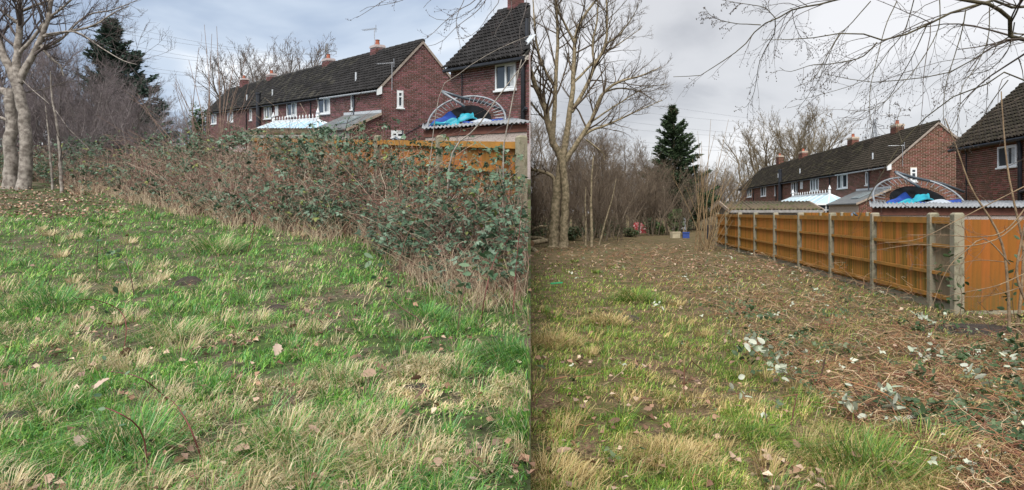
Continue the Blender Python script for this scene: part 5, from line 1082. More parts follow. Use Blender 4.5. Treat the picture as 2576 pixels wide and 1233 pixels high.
# dry stalks and stray canes fraying the foot of the thicket
n = 2600; x = rgB.uniform(150, 1334, n); Ys = thicket_front(x)+rgB.normal(0, .38, n)-.12; Xs = (x-1288)/F*Ys; hs = rgB.uniform(.12, .5, n)*(.5+fbm(Xs*1.5, Ys*1.5, 2)); az = rgB.uniform(0, 6.28, n); t = np.linspace(0, 1, 4)[None]; rc = hs*rgB.uniform(.1, 1.1, n)
P4 = np.stack([Xs[:, None]+np.cos(az)[:, None]*rc[:, None]*t**1.5, Ys[:, None]+np.sin(az)[:, None]*rc[:, None]*t**1.5, gl(Xs, Ys)[:, None]-.02+hs[:, None]*(1.2*t-.3*t*t)], 2); ok = (P4[:, :, 0] < SEAM*P4[:, :, 1]-.01).all(1); accB.tubes(P4[ok], np.maximum(.0018, Ys[ok]*.00024)[:, None]*np.linspace(1, .6, 4)[None], 3, pick([(.55, .45, .31), (.42, .32, .21), (.25, .13, .09)], (4, 3, 2), int(ok.sum()), rgB))
o = link('bramble_canes', accB.mesh('bramble_canes', STEM)); tag(o, 'tangled reddish brown bramble canes of the thicket', 'brambles', kind='stuff')
accV = Acc(); LC = [(.068, .118, .068), (.105, .165, .105), (.048, .082, .05), (.165, .23, .165), (.20, .23, .07)]; rgV = np.random.default_rng(111)
for P, share, per in ((P1, .22, 5), (P3, .5, 8)):
    b = P[:, 0]; clump = fbm(b[:, 0]*1.25+8, b[:, 1]*1.25, 2); sel = P[(rgV.random(len(P)) < share*np.clip((clump-.38)*5.5, .12, 1.5))]
    M = len(sel); idx = np.repeat(np.arange(M), per); t = rgV.uniform(2.4, 6.99, len(idx)); i0 = t.astype(int); f = (t-i0)[:, None]; pos = sel[idx, i0]*(1-f)+sel[idx, i0+1]*f+rgV.normal(size=(len(idx), 3))*.035
    pos = pos[(pos[:, 0] < SEAM*pos[:, 1]-.06)]; trifoliate(accV, pos, rgV, .062, LC, (4, 4, 3, 2, .6))
# leafy mounds over the outside of the thicket
n = 470; x = rgV.uniform(-60, 1330, n); f_ = thicket_front(x); bk = np.where(x > 560, 13100/np.maximum(x-115, 200)-.2, 27.0); u = rgV.random(n)**1.6; Yc = f_+u*np.maximum(bk-f_, .5); Xc = (x-1288)/F*Yc
top = (.30+1.2*np.clip((Yc-f_)/2.1, 0, 1)**.8)*np.interp(x, [0, 330, 450, 900, 1000, 1060, 1335], [.95, 1.02, 1.32, 1.28, 1.15, 1.0, .95]); zc_ = gl(Xc, Yc)+np.minimum(top*rgV.uniform(.35, 1.08, n), (1.03+1.1*fbm(Xc*.75+2, Yc*.75+5, 2))*np.interp(x, [500, 640, 880, 980], [1, 1.1, 1.1, 1])*rgV.uniform(.85, 1.03, n))
for cx_, cy_, cz_ in zip(Xc, Yc, zc_):
    k = int(rgV.integers(6, 24)); q = np.array([cx_, cy_, cz_])+rgV.normal(size=(k, 3))*np.array([.19, .14, .085]); q = q[q[:, 0] < SEAM*q[:, 1]-.07]
    if len(q): trifoliate(accV, q, rgV, float(np.clip(.055+cy_*.0028, .06, .105)), LC, (4, 4, 3, 2, .6))
# low leaves along the foot and on the nearer right-hand clump
n = 380; x = rgV.uniform(940, 1330, n); yb = np.interp(x, bx, by)+rgV.uniform(-80, 25, n); Xn, Yn = groundL(x, yb); pos = np.stack([Xn, Yn, gl(Xn, Yn)+rgV.uniform(.05, .75, n)*np.interp(x, [940, 1100, 1335], [.5, .9, 1.25])], 1); cl = fbm(Xn*2+4, (pos[:, 2]*2), 2); pos = pos[(cl > .47) & (pos[:, 0] < SEAM*pos[:, 1]-.08)]; trifoliate(accV, pos, rgV, .075, LC, (4, 4, 3, 3, .6), nl=5)
o = link('bramble_leaves', accV.mesh('bramble_leaves', BLEAF['L'], smooth=False)); tag(o, 'blue-green bramble leaves clustered through the thicket', 'brambles', kind='stuff')
# ------------------------------------------------------------------ arching individual bramble stems with leaves
leaf_protos = {}
def leaf_proto(name, m, C, wr=.7, lobes=False):
    V = []; n = 9
    for i in range(n):   # outline with toothed margin and folded midrib
        t = i/(n-1); w_ = wr*.98*(t**.6)*max(0, 1-t)**.85*(1+(.12 if i % 2 else -.06)*(2.2 if lobes else 1)); y = t
        V += [(-w_, y, .10*w_+.02*math.sin(9*t)-.18*t*t), (0, y, -.05*math.sin(math.pi*t)-.18*t*t), (w_, y, .10*w_+.02*math.cos(8*t)-.18*t*t)]
    F_ = []
    for i in range(n-1): a = i*3; F_ += [(a, a+1, a+4, a+3), (a+1, a+2, a+5, a+4)]
    return mesh_np(name, np.array(V), np.array(F_), m, np.array(C, float)[None].repeat(len(V), 0), True)
LP_ = {'green': [leaf_proto('leaf', BLEAF['L'], c) for c in ((.06, .115, .06), (.09, .155, .085), (.14, .205, .12))], 'dark': [leaf_proto('leaf', BLEAF['R'], c) for c in ((.035, .065, .022), (.05, .085, .03), (.065, .11, .05))],
       'white': [leaf_proto('leaf', BLEAF['R'], c) for c in ((.44, .47, .36), (.33, .38, .27), (.52, .54, .44))], 'dry': [leaf_proto('leaf', LITTER, c, .75, True) for c in ((.34, .23, .165), (.22, .135, .09), (.46, .35, .28), (.15, .09, .06))]}
def place_leaf(kind, loc, size, rg, parent=None, tilt=.5, name='leaf', origin=(0, 0, 0)):
    o = link(name, LP_[kind][int(rg.integers(len(LP_[kind])))], parent, Vector(loc)-Vector(origin)); s_ = size*rg.uniform(.75, 1.2); o.scale = (s_, s_, s_*rg.uniform(.6, 1.3)); o.rotation_euler = (rg.normal()*tilt, rg.normal()*tilt, rg.uniform(0, 6.28)); return o
def shoot(side, pts, Y, r, kind, nleaf, lsize, colr, label, seed, t0=.4, name='bramble_shoot', cat='shoot', spread=.05, tilt=.6, group='single bramble shoots'):
    rg = np.random.default_rng(seed); P = [at(x, y, Y+.25*i*rg.uniform(-.5, .5)) for i, (x, y) in enumerate(pts)]; g_ = gl if side == 'L' else gr
    P[0].z = float(g_(P[0].x, P[0].y))-.02; root = empty(name, P[0], label, cat, group); Q = resample(P, 12); ac = Acc(); ac.tubes(Q[None], np.linspace(r, r*.5, 12)[None], 5, np.array([colr])); link('stem', ac.mesh('stem', STEM, P[0]), root)
    for k in range(nleaf):
        q = Q[int(rg.integers(int(12*t0), 12))]+rg.normal(size=3)*spread; place_leaf(kind, q, lsize, rg, root, tilt, origin=P[0])
def yl(y): return H*F/(y-340)
def yr(y): return H*F/(y-HZ)
RED = (.16, .05, .045); TANS = (.42, .30, .19); DRK = (.07, .045, .03)
for k, (pts, kind, nl, ls, c, lb) in enumerate([([(370, 1195), (366, 1120), (345, 1070), (300, 1040), (262, 1025)], 'green', 4, .05, RED, 'dark red bramble shoot bowed over with few leaves in the front grass'), ([(512, 1160), (490, 1105), (470, 1060), (440, 1015), (418, 998)], 'green', 5, .05, RED, 'red bramble shoot with grey-green leaves near the rosette'), ([(310, 880), (318, 820), (300, 780), (250, 757), (190, 752)], 'green', 5, .06, RED, 'long bramble shoot arching over green grass with leaves midway'), ([(338, 745), (325, 680), (305, 640), (280, 640)], 'green', 12, .07, (.10, .06, .05), 'upright leafy bramble shoot out in the bank grass'), ([(242, 700), (246, 620), (250, 560), (246, 528)], 'green', 5, .06, DRK, 'thin dark bramble shoot standing in the upper bank grass'), ([(925, 755), (940, 720), (955, 690), (962, 668)], 'green', 4, .06, TANS, 'bare tan cane stuck in the grass below the thicket'), ([(430, 1015), (390, 975), (340, 945), (262, 933)], 'green', 2, .05, (.13, .06, .05), 'purple bramble runner trailing low across the grass'), ([(1095, 850), (1050, 800), (990, 760), (960, 690), (900, 640)], 'green', 8, .08, (.12, .06, .05), 'leafy bramble runner reaching out from the thicket foot'), ([(1150, 840), (1160, 760), (1180, 700), (1215, 650)], 'green', 14, .085, (.12, .07, .05), 'large-leaved bramble shoot at the near corner of the thicket'), ([(1210, 800), (1225, 720), (1250, 640), (1290, 590)], 'green', 16, .085, RED, 'large-leaved bramble shoot standing beside the blue scrap'), ([(1290, 790), (1296, 700), (1305, 600), (1312, 520)], 'green', 14, .08, RED, 'tall leafy bramble shoot against the concrete fence post'), ([(1000, 720), (1010, 640), (1040, 560), (1100, 500)], 'green', 10, .07, (.13, .07, .05), 'arched leafy cane over the thicket edge'), ([(130, 620), (140, 560), (110, 520)], 'green', 5, .06, DRK, 'short bramble shoot in grass below the pale twin trunks'), ([(620, 640), (640, 560), (610, 500), (560, 470)], 'green', 9, .065, RED, 'red cane curving back into the thicket behind the dark tussock')]):
    shoot('L', pts, yl(pts[0][1]), .0045 if pts[0][1] > 800 else .006, kind, nl, ls, c, lb, 300+k)
# ------------------------------------------------------------------ cut brambles on the level plot
def cuttings(n, seed):
    rg = np.random.default_rng(seed); acc = Acc(); X, Y = screen_sample(n, 'R', 3.2, 40, rg, 1.0); px = px_of(X, Y); y = HZ+H*F/Y; e = (px-cut_edge(y))/80
    ok = rg.random(n) < np.clip(e+.15, 0.015, 1)*np.clip((fbm(X*1.3+15, Y*1.3+60, 3)-.30)*4.5, .12, 1); fy = 6.0+.13*Y; ok &= (X < np.where(Y > 11.2, fy-.12, 30)) | (Y < 11.0); ok &= (rg.random(n) < np.clip(2-Y/26, .5, 1))
    X, Y = X[ok], Y[ok]; m_ = len(X); az = rg.uniform(0, np.pi*2, m_); ln = rg.uniform(.08, .5, m_)**1.0*np.clip(.6+Y*.03, .6, 1.2); dist = np.where(Y > 11.2, 6.0+.13*Y-X, 9); pile = np.clip(1-dist/2.5, 0, 1)*.22+.04
    t = np.linspace(-.5, .5, 6)[None]; arc = rg.uniform(0, .34, m_)[:, None]*rg.random((m_, 1)); tilt = rg.normal(0, .22, m_)[:, None]; bend = rg.normal(0, .45, m_)[:, None]
    P = np.stack([X[:, None]+np.cos(az)[:, None]*ln[:, None]*t-np.sin(az)[:, None]*ln[:, None]*bend*(t*t*2), Y[:, None]+np.sin(az)[:, None]*ln[:, None]*t+np.cos(az)[:, None]*ln[:, None]*bend*t*t*2, np.zeros((m_, 6))], 2)
    P[:, :, 2] = gr(P[:, :, 0], P[:, :, 1])+np.maximum(pile[:, None]*rg.random((m_, 1))*2+(arc*(1-4*t*t)+tilt*t*2)*ln[:, None], .006); P += rg.normal(size=P.shape)*.008
    ok = ((P[:, :, 0] > SEAM*P[:, :, 1]+.02) & ((P[:, :, 0] < 5.95+.13*P[:, :, 1]) | (P[:, :, 1] < 11.0))).all(1); P = P[ok]; m_ = len(P); R = np.maximum(rg.uniform(.0015, .0045, m_), P[:, 0, 1]*.00022)[:, None]*np.linspace(1, .6, 6)[None]
    acc.tubes(P, R, 3, pick([(.32, .165, .085), (.44, .30, .17), (.21, .09, .055), (.58, .45, .29), (.09, .05, .035), (.17, .17, .06)], (5, 4, 4, 1.5, 2.5, 1), m_, rg)); return acc
o = link('bramble_cuttings', cuttings(27000, 121).mesh('bramble_cuttings', STEM)); tag(o, 'tan and reddish cut bramble stems strewn below the orange fence', 'brambles', kind='stuff')
accG = Acc(); rgG = np.random.default_rng(131); n = 15000; X, Y = screen_sample(n, 'R', 3.2, 36, rgG, .8); px = px_of(X, Y); y = HZ+H*F/Y; cl = fbm(X*1.1+60, Y*1.1, 3); ok = (rgG.random(n) < np.clip((px-cut_edge(y))/80+.25, .01, 1)*np.clip((cl-.46)*7, .04, 1)) & ((X < 5.8+.13*Y) | (Y < 10.8))
pos = np.stack([X, Y, gr(X, Y)+rgG.uniform(.03, .14, n)], 1)[ok]; trifoliate(accG, pos, rgG, .058, [(.035, .07, .022), (.05, .095, .032), (.075, .115, .05), (.11, .15, .07)], (3, 3, 2, 2), flat=.6)
n2 = 600; X, Y = screen_sample(n2, 'R', 3.4, 36, rgG, .8); px = px_of(X, Y); y = HZ+H*F/Y; ok = (rgG.random(n2) < np.clip((px-cut_edge(y))/90+.6, .05, 1)*np.clip((fbm(X*1.6+9, Y*1.6+44, 2)-.45)*8, .05, 1)) & ((X < 5.7+.13*Y) | (Y < 10.5))
pos = np.stack([X, Y, gr(X, Y)+rgG.uniform(.05, .16, n2)], 1)[ok]; trifoliate(accG, pos, rgG, .055, [(.52, .55, .43), (.40, .45, .34)], (2, 1), flat=.7)
o = link('bramble_litter', accG.mesh('bramble_litter', BLEAF['R'], smooth=False)); tag(o, 'dark green and white-backed leaves among the bramble cuttings', 'brambles', kind='stuff')
zc = lambda a, b: (1846+.3814*a, 762.6+.3814*b)
def cutting(cx, cy, wpx, hpx, kind, n, lab, seed, ls=.10):
    rg = np.random.default_rng(seed); Y = yr(cy+hpx*.5); X = (cx-1288)/F*Y; z = float(gr(X, Y)); root = empty('bramble_cutting', (X, Y, z), lab, 'bramble', 'cut bramble sprays'); O = Vector((X, Y, z)); k = Y/F
    a = at(cx-wpx*.45, cy-hpx*.4, Y+.2); b = at(cx+wpx*.4, cy+hpx*.45, Y-.1); a.z = max(a.z, z+.05); b.z = max(b.z, z+.03); ac = Acc(); Q = resample([a, a.lerp(b, .5)+Vector((0, 0, .05)), b], 10); ac.tubes(Q[None], np.linspace(.005, .003, 10)[None], 5, np.array([(.30, .14, .08)])); link('stem', ac.mesh('stem', STEM, O), root)
    for i in range(int(n*1.5)):
        q = Q[int(rg.integers(10))]+np.array([rg.normal()*wpx*.11*k, rg.normal()*.05, abs(rg.normal())*.05+hpx*.10*k]); q[2] = max(q[2], z+.03)
        o = place_leaf(kind, q, ls*.82, rg, root, .6, origin=O); o.rotation_euler.x += .55
for k, (a, b, w_, h_, kind, n, lb, ls) in enumerate([(215, 400, 100, 110, 'white', 30, 'large spray of white-backed bramble leaves lying at the edge of the cuttings', .11), (725, 720, 62, 56, 'white', 10, 'star-like white-backed bramble leaves lying on grass', .12), (1030, 690, 66, 90, 'white', 16, 'white-backed bramble spray on a long reddish cane', .10), (1225, 355, 50, 24, 'white', 6, 'small white-backed sprig in the middle of the cuttings', .09), (1345, 370, 30, 40, 'white', 5, 'upright pale sprig among crossed tan canes', .09), (1255, 140, 40, 22, 'white', 6, 'white-backed sprig on the green patch near the fence foot', .10), (50, 655, 50, 18, 'white', 5, 'two white leaves low in the open grass', .10), (1160, 190, 90, 40, 'dark', 18, 'dark green leafy bramble mat in the cuttings', .09), (1810, 420, 40, 60, 'white', 9, 'white-backed sprig half hidden by dark leaves', .09), (1830, 300, 70, 40, 'dark', 16, 'dark glossy bramble spray beside the fence foot soil', .10), (1250, 540, 60, 30, 'dark', 12, 'dark bramble spray below the long reddish cane', .09), (1880, 590, 40, 40, 'dark', 10, 'dark bramble spray on the last of the cuttings', .09), (1210, 790, 60, 50, 'dark', 14, 'dark bramble spray beside the bare soil', .09), (90, 420, 40, 50, 'dark', 10, 'dark leaves under the large white spray', .10), (1610, 545, 45, 30, 'white', 4, 'pale grey-green leaf pair on the cuttings', .12), (130, 90, 80, 50, 'dark', 18, 'grey-green bramble regrowth at the cuttings edge', .09)]):
    cx, cy = zc(a, b); cutting(cx, cy, w_, h_, kind, n, lb, 500+k, ls)
for k, (x, y) in enumerate([(1445, 700), (1655, 780), (1835, 655), (1900, 645), (2000, 712), (2055, 742), (1925, 610), (1880, 615), (1720, 705), (2330, 815)]):
    cutting(x, y, 30, 14, 'white', 7, 'small scatter of white-backed bramble leaves on flattened stems', 560+k, .085)
# sticks and long canes lying or stuck in
def sticks(pts, Y, r, c, label, seed=1):
    P = [at(x, y, Y) for x, y in pts]
    for p in (P[0], P[-1]):
        g_ = float(gr(p.x, p.y)); p.z = max(p.z, g_+.01)
    Q = resample(P, 10); ac = Acc(); ac.tubes(Q[None], np.linspace(r, r*.7, 10)[None], 6, np.array([c])); o = link('cut_stick', ac.mesh('cut_stick', STEM, P[0])); o.location = P[0]; tag(o, label, 'stick', 'cut sticks')
for k, (a, c, r, lb) in enumerate([([zc(600, 370), zc(575, 480), zc(540, 560)], DRK, .010, 'dark green-black cut stub standing among the tan cuttings'), ([zc(1300, 805), zc(1150, 700), zc(990, 595), zc(860, 550), zc(720, 505)], (.36, .18, .09), .006, 'long reddish cane lying across the white-backed spray'), ([zc(720, 530), zc(620, 590), zc(420, 640)], (.42, .26, .14), .004, 'thin tan cane forking toward the open grass'), ([zc(375, 830), zc(395, 710), zc(415, 600)], (.14, .06, .045), .006, 'dark red stub standing in grass beside the star-like leaves'), ([zc(240, 860), zc(215, 760), zc(205, 680)], (.13, .06, .045), .005, 'thin red stub standing in grass below the large white spray'), ([zc(1710, 1020), zc(1790, 920), zc(1880, 820)], (.44, .27, .14), .010, 'orange-barked stick propped beside the bare soil'), ([zc(1450, 965), zc(1600, 960), zc(1740, 945)], (.10, .055, .04), .012, 'dark fallen stick lying along the bare soil'), ([(1715, 946), (1740, 907)], (.09, .055, .03), .010, 'mossy dark stick, one arm of the bent pair'), ([(1740, 907), (1787, 948)], (.10, .075, .03), .009, 'mossy green stick, longer arm of the bent pair'), ([(1720, 1000), (1722, 920)], (.16, .07, .045), .006, 'slim upright red stub in the open grass'), ([zc(1280, 1090), zc(1400, 1000), zc(1440, 960)], (.34, .20, .12), .007, 'tan stick angled over mossy soil'), ([zc(1450, 660), zc(1570, 660), zc(1690, 655)], (.25, .24, .10), .007, 'straight olive stick lying flat in the cuttings')]):
    sticks(a, yr(max(p[1] for p in a)), r, c, lb)
# ------------------------------------------------------------------ fallen leaves
def litter(side, n, seed, cond, sz, y0=3, acc=None):
    rg = np.random.default_rng(seed); X, Y = screen_sample(n, side, y0, 36 if side == 'R' else 22, rg); ok = rg.random(n) < cond(px_of(X, Y), X, Y); X, Y = X[ok], Y[ok]; m_ = len(X); a = rg.uniform(0, 6.28, m_)
    g_ = gl if side == 'L' else gr; d = unit(np.stack([np.cos(a), np.sin(a), rg.normal(0, .35, m_)], 1)); nn = unit(np.stack([rg.normal(0, .5, m_), rg.normal(0, .5, m_), np.ones(m_)], 1)); acc = acc or Acc()
    acc.add(*leaf_batch(np.stack([X, Y, g_(X, Y)+rg.uniform(.02, .06, m_)+np.clip((Y-8)*.002, 0, .03)], 1), d, nn, sz*rg.uniform(.6, 1.3, m_)*np.clip(.8+Y*.02, .9, 1.35), pick([(.32, .19, .125), (.44, .31, .225), (.17, .095, .06), (.23, .15, .115), (.58, .45, .33)], (4, 3, 4, 2, 1), m_, rg), .75, .35)); return acc
cL = lambda px, X, Y: np.clip((1-px/360)*2.2, 0, 1)*np.clip((Y-13.5)/3, 0, 1)+.03+.28*np.clip((fbm(X*1.7+70, Y*1.7+3, 3)-.585)*10, 0, 1)
cR = lambda px, X, Y: np.clip((Y-15)/6, 0, 1)*.95*np.clip((fbm(X*.7+5, Y*.7+9, 2)-.25)*4, .2, 1)+.02+.16*np.clip((fbm(X*1.7+120, Y*1.7+3, 3)-.585)*10, 0, 1)
o = link('fallen_leaves', litter('L', 8000, 143, lambda a, b, c: np.clip((1-a/360)*1.8, 0, 1)*np.clip((fbm(b*.9, c*.9, 2)-.2)*3, .2, 1), .06, 13.5, litter('L', 15000, 141, cL, .058)).mesh('fallen_leaves', LITTER, smooth=False)); tag(o, 'brown fallen leaves gathered below the pale twin trunks', 'leaf litter', kind='stuff')
o = link('fallen_leaves', litter('R', 30000, 142, cR, .07).mesh('fallen_leaves', LITTER, smooth=False)); tag(o, 'brown leaf litter carpeting the far clearing by the wood', 'leaf litter', kind='stuff')
rgF = np.random.default_rng(151)
for side, pts in (('L', [(1135, 935), (870, 920), (590, 1170), (1225, 1215), (720, 850), (885, 825), (795, 825), (130, 915), (600, 930), (430, 1155), (1045, 1045), (1085, 870), (800, 1140), (1015, 1070), (60, 795), (235, 1018), (700, 897), (745, 842), (910, 925), (940, 952), (1100, 1185), (690, 1060), (505, 1012), (620, 888), (330, 902), (1190, 1230), (1060, 980), (690, 1020), (1200, 870), (120, 830), (860, 855), (1020, 770), (945, 975), (200, 1160), (280, 720), (610, 1200)]), ('R', [(1620, 945), (1650, 870), (1700, 950), (1500, 1195), (1560, 1080), (1720, 870), (1640, 1050), (2065, 1125), (2235, 1210), (2140, 1185), (2400, 1075), (2380, 1140), (2010, 1165), (1400, 1165), (1850, 1050), (1455, 930), (2260, 1215), (2300, 1130), (1950, 1100), (1780, 1030)])):
    for x, y in pts:
        X, Y = groundL(x, y) if side == 'L' else groundR(x, y); z = float((gl if side == 'L' else gr)(X, Y))+.085; o = place_leaf('dry', (X, Y, z), .10 if side == 'L' else .10, rgF, None, .4, 'fallen_leaf')
        tag(o, 'curled brown fallen leaf lying on the bank grass' if side == 'L' else 'curled brown fallen leaf lying on the level plot grass', 'leaf', 'fallen leaves on the bank' if side == 'L' else 'fallen leaves on the level plot')
# mounds of dark soil
SOIL = mat('dark_soil', (.028, .022, .018, 1), (.06, .046, .036, 1), 14, .95, 1.0, 30)
def mound(side, x, y, r, h, lb, seed):
    rg = np.random.default_rng(seed); X, Y = groundL(x, y) if side == 'L' else groundR(x, y); g_ = gl if side == 'L' else gr; V = []; n = 22
    for i in range(9):
        for j in range(n):
            q = i/8; a = 2*math.pi*j/n; rr = r*q*(1+.25*float(fbm(math.cos(a)*1.5+seed, math.sin(a)*1.5, 2)-.5)); xx, yy = X+math.cos(a)*rr, Y+math.sin(a)*rr*.8
            V.append((xx-X, yy-Y, float(g_(xx, yy))-float(g_(X, Y))+h*(1-q*q)-.02+.05*h/.08*(float(fbm(xx*14, yy*14, 3))-.5)*(1-q*.7)))
    F_ = [(i*n+j, i*n+(j+1) % n, (i+1)*n+(j+1) % n, (i+1)*n+j) for i in range(8) for j in range(n)]
    o = link('soil_mound', mesh_np('soil_mound', np.array(V), np.array(F_), SOIL)); o.location = (X, Y, float(g_(X, Y))); tag(o, lb, 'soil', 'patches of bare soil')
for k, (sd_, x, y, r, h, lb) in enumerate([('L', 475, 715, .20, .09, 'crumbly dark molehill with dry stalks on the bank'), ('L', 40, 1062, .16, .06, 'bare black soil patch at the near bank edge'), ('L', 905, 905, .13, .05, 'dark hollow of soil beside curled leaves on the bank'), ('L', 1120, 772, .22, .05, 'dark soil patch at the foot of the large-leaved brambles'), ('L', 700, 768, .16, .05, 'small dark soil patch in mid bank grass'), ('L', 1055, 982, .16, .05, 'dark soil patch beside a rusty leaf'), ('R', 1600, 930, .2, .05, 'dark soil hollow near a white leaf on the level plot'), ('R', 1570, 800, .35, .08, 'low brown mound with dead grass on the level plot'), ('R', 2330, 1110, .28, .05, 'dark wet soil patch under the bramble cuttings'), ('R', 2500, 1190, .3, .05, 'mossy bare soil patch at the end of the cuttings'), ('R', 2480, 830, .9, .08, 'dark bare soil strip below the corner fence')]): mound(sd_, x, y, r, h, lb, 600+k)
# ------------------------------------------------------------------ power lines and pylons
GALV = mat('pylon_steel', (.30, .32, .35, 1), (.24, .26, .29, 1), 3, .6)
def pylon(x, ytop, Y, hgt, side, lb):
    t = at(x, ytop, Y); b = Vector((t.x, Y, t.z-hgt)); root = empty('pylon', b, lb, 'pylon', 'lattice pylons'); mb = MB(); wd = lambda q: 1.9*(1-q)**1.2+.16; n = 9
    lv = [1-(1-i/n)**1.0 for i in range(n+1)]; cor = lambda q: [b+Vector((sx*wd(q), sy*wd(q), q*hgt)) for sx, sy in ((-1, -1), (1, -1), (1, 1), (-1, 1))]
    for i in range(n):
        A, B = cor(lv[i]), cor(lv[i+1])
        for k in range(4):
            mb.tube([A[k], B[k]], .10, 4); mb.tube([A[k], B[(k+1) % 4]], .06, 3); mb.tube([A[(k+1) % 4], B[k]], .06, 3); mb.tube([B[k], B[(k+1) % 4]], .05, 3)
    mb.build('mast', GALV, root, b); pts = []
    for q, w_ in ((.93, 2.1), (.83, 2.6), (.73, 2.2)):
        mb = MB(); z = Vector((0, 0, q*hgt))
        for s in (-1, 1):
            e = b+z+Vector((s*w_, 0, .1)); mb.tube([b+z+Vector((s*.2, -.2, -.2)), e], .07, 3); mb.tube([b+z+Vector((s*.2, .2, .6)), e], .06, 3); pts.append(e-Vector((0, 0, .7)))
            mb.tube([e, e-Vector((0, 0, .7))], .09, 5)
        mb.build('cross_arm', GALV, root, b)
    return pts
CABLE = mat('cable', (.3, .32, .36, 1), rough=.6)
def wires(pts, ends, lb, grp):
    for k, (p, e) in enumerate(zip(pts, ends)):
        e = Vector(e); P = [p.lerp(e, t)-Vector((0, 0, 5.0*t*(1-t))) for t in np.linspace(0, 1, 20)]; ac = Acc(); ac.tubes(np.array([tuple(q) for q in P])[None], np.full((1, 20), .02), 4); o = link('power_line', ac.mesh('power_line', CABLE, P[0])); o.location = P[0]; tag(o, lb, 'cable', grp)
pL = pylon(822, 110, 150, 25, 'L', 'steel lattice pylon above the bramble-side terrace ridge'); wires(pL, [at(250, y, 100) for y in (50, 72, 98, 118, 150, 165)], 'thin overhead power cable crossing the blue cloudy sky', 'cables over the bank')
pR = pylon(2200, 300, 152, 22.5, 'R', 'steel lattice pylon above the terrace behind the orange fence'); wires(pR, [at(1340, y, 120) for y in (205, 245, 272, 300, 330, 350)], 'thin overhead power cable crossing the grey sky', 'cables over the level plot')
# ------------------------------------------------------------------ odds and ends
def leafy_bush(name, base, r, h, m, n, label, cat, seed, size, cols, group=None):
    rg = np.random.default_rng(seed); root = empty(name, base, label, cat, group); acc = Acc(); v = rg.normal(size=(n, 3)); v = unit(v)*(rg.random((n, 1))**.45); lump = .75+.5*fbm(v[:, 0]*2+seed, v[:, 2]*2, 2)[:, None]; pos = v*np.array([r, r, h*.5])*lump+np.array([0, 0, h*.5]); trifoliate(acc, pos, rg, size, cols, [1]*len(cols)); link('crown', acc.mesh('crown', m, smooth=False), root)
    st = Acc(); k = 7; a = rg.uniform(0, 6.28, k); P = np.stack([resample([(0, 0, -.1), (math.cos(q)*r*.3, math.sin(q)*r*.3, h*.4), (math.cos(q)*r*.6, math.sin(q)*r*.6, h*.8)], 6) for q in a]); st.tubes(P, np.linspace(.03, .01, 6)[None].repeat(k, 0), 4); link('trunk', st.mesh('trunk', BARK_R), root)
leafy_bush('evergreen_bush', (at(1700, 540, 50).x, 50, 0), .62, 2.0, BLEAF['R'], 900, 'green leafy bush beside the old fence boards in the clearing', 'bush', 171, .14, [(.06, .11, .03), (.085, .14, .04), (.045, .08, .025)])
leafy_bush('evergreen_bush', (at(1662, 560, 52).x, 52, 0), .35, 1.0, BLEAF['R'], 300, 'small low green bush beside the red heap', 'bush', 172, .12, [(.06, .11, .03), (.085, .14, .04)])
leafy_bush('ivy_clump', (at(500, 290, 60).x, 60, float(gl(-28, 60))), .9, 4.6, BLEAF['L'], 900, 'dark ivy clump at the far end of the bramble-side terrace', 'ivy', 173, .2, [(.04, .085, .035), (.06, .11, .05)])
for k, (x, Y, r_, h_) in enumerate([(1345, 40, .9, 1.2), (1440, 41, .7, .9), (1500, 46, 1.0, 1.1), (1550, 50, .9, 1.3), (1585, 47, .6, .7), (1640, 53, .8, 1.5), (1725, 60, 1.0, 1.6), (1530, 58, 1.2, 2.2), (1470, 52, 1.1, 1.8), (1400, 47, 1.0, 1.5)]):
    leafy_bush('undergrowth_bush', (at(x, 560, Y).x, Y, 0), r_, h_, BLEAF['R'], 330, 'straggly evergreen undergrowth at the foot of the wood beyond the clearing', 'bush', 700+k, .13, [(.035, .06, .02), (.05, .085, .03), (.09, .085, .04)], 'straggly undergrowth of the wood')
# ivy and bramble on the fence corner
def climber(px_list, Y, kind, n, lb, seed, ls):
    rg = np.random.default_rng(seed); P = [at(x, y, Y) for x, y in px_list]; P[0].z = -.02; root = empty('climbing_bramble', P[0], lb, 'bramble'); Q = resample(P, 14); ac = Acc(); ac.tubes(Q[None], np.linspace(.006, .003, 14)[None], 5, np.array([(.10, .07, .04)])); link('stem', ac.mesh('stem', STEM, P[0]), root)
    for k in range(n): place_leaf(kind, Q[int(rg.integers(1, 14))]+rg.normal(size=3)*np.array([.11, .05, .07]), ls, rg, root, .9, origin=P[0])
climber([(2372, 775), (2365, 720), (2370, 680), (2395, 650), (2410, 640)], 10.9, 'dark', 34, 'dark bramble climbing the grey board panel by the corner post', 181, .09)
climber([(2412, 790), (2420, 740), (2405, 700), (2430, 690)], 10.7, 'dark', 16, 'dark bramble sprays hanging across the wide corner post', 182, .09)
climber([(2560, 800), (2545, 740), (2560, 660), (2576, 600), (2590, 560)], 9.6, 'dark', 30, 'dark bramble climbing through the bare stems by the corner fence', 183, .10)
climber([(2130, 690), (2128, 660), (2136, 640)], 16.2, 'dark', 10, 'small ivy sprig on the orange fence boards', 184, .10)
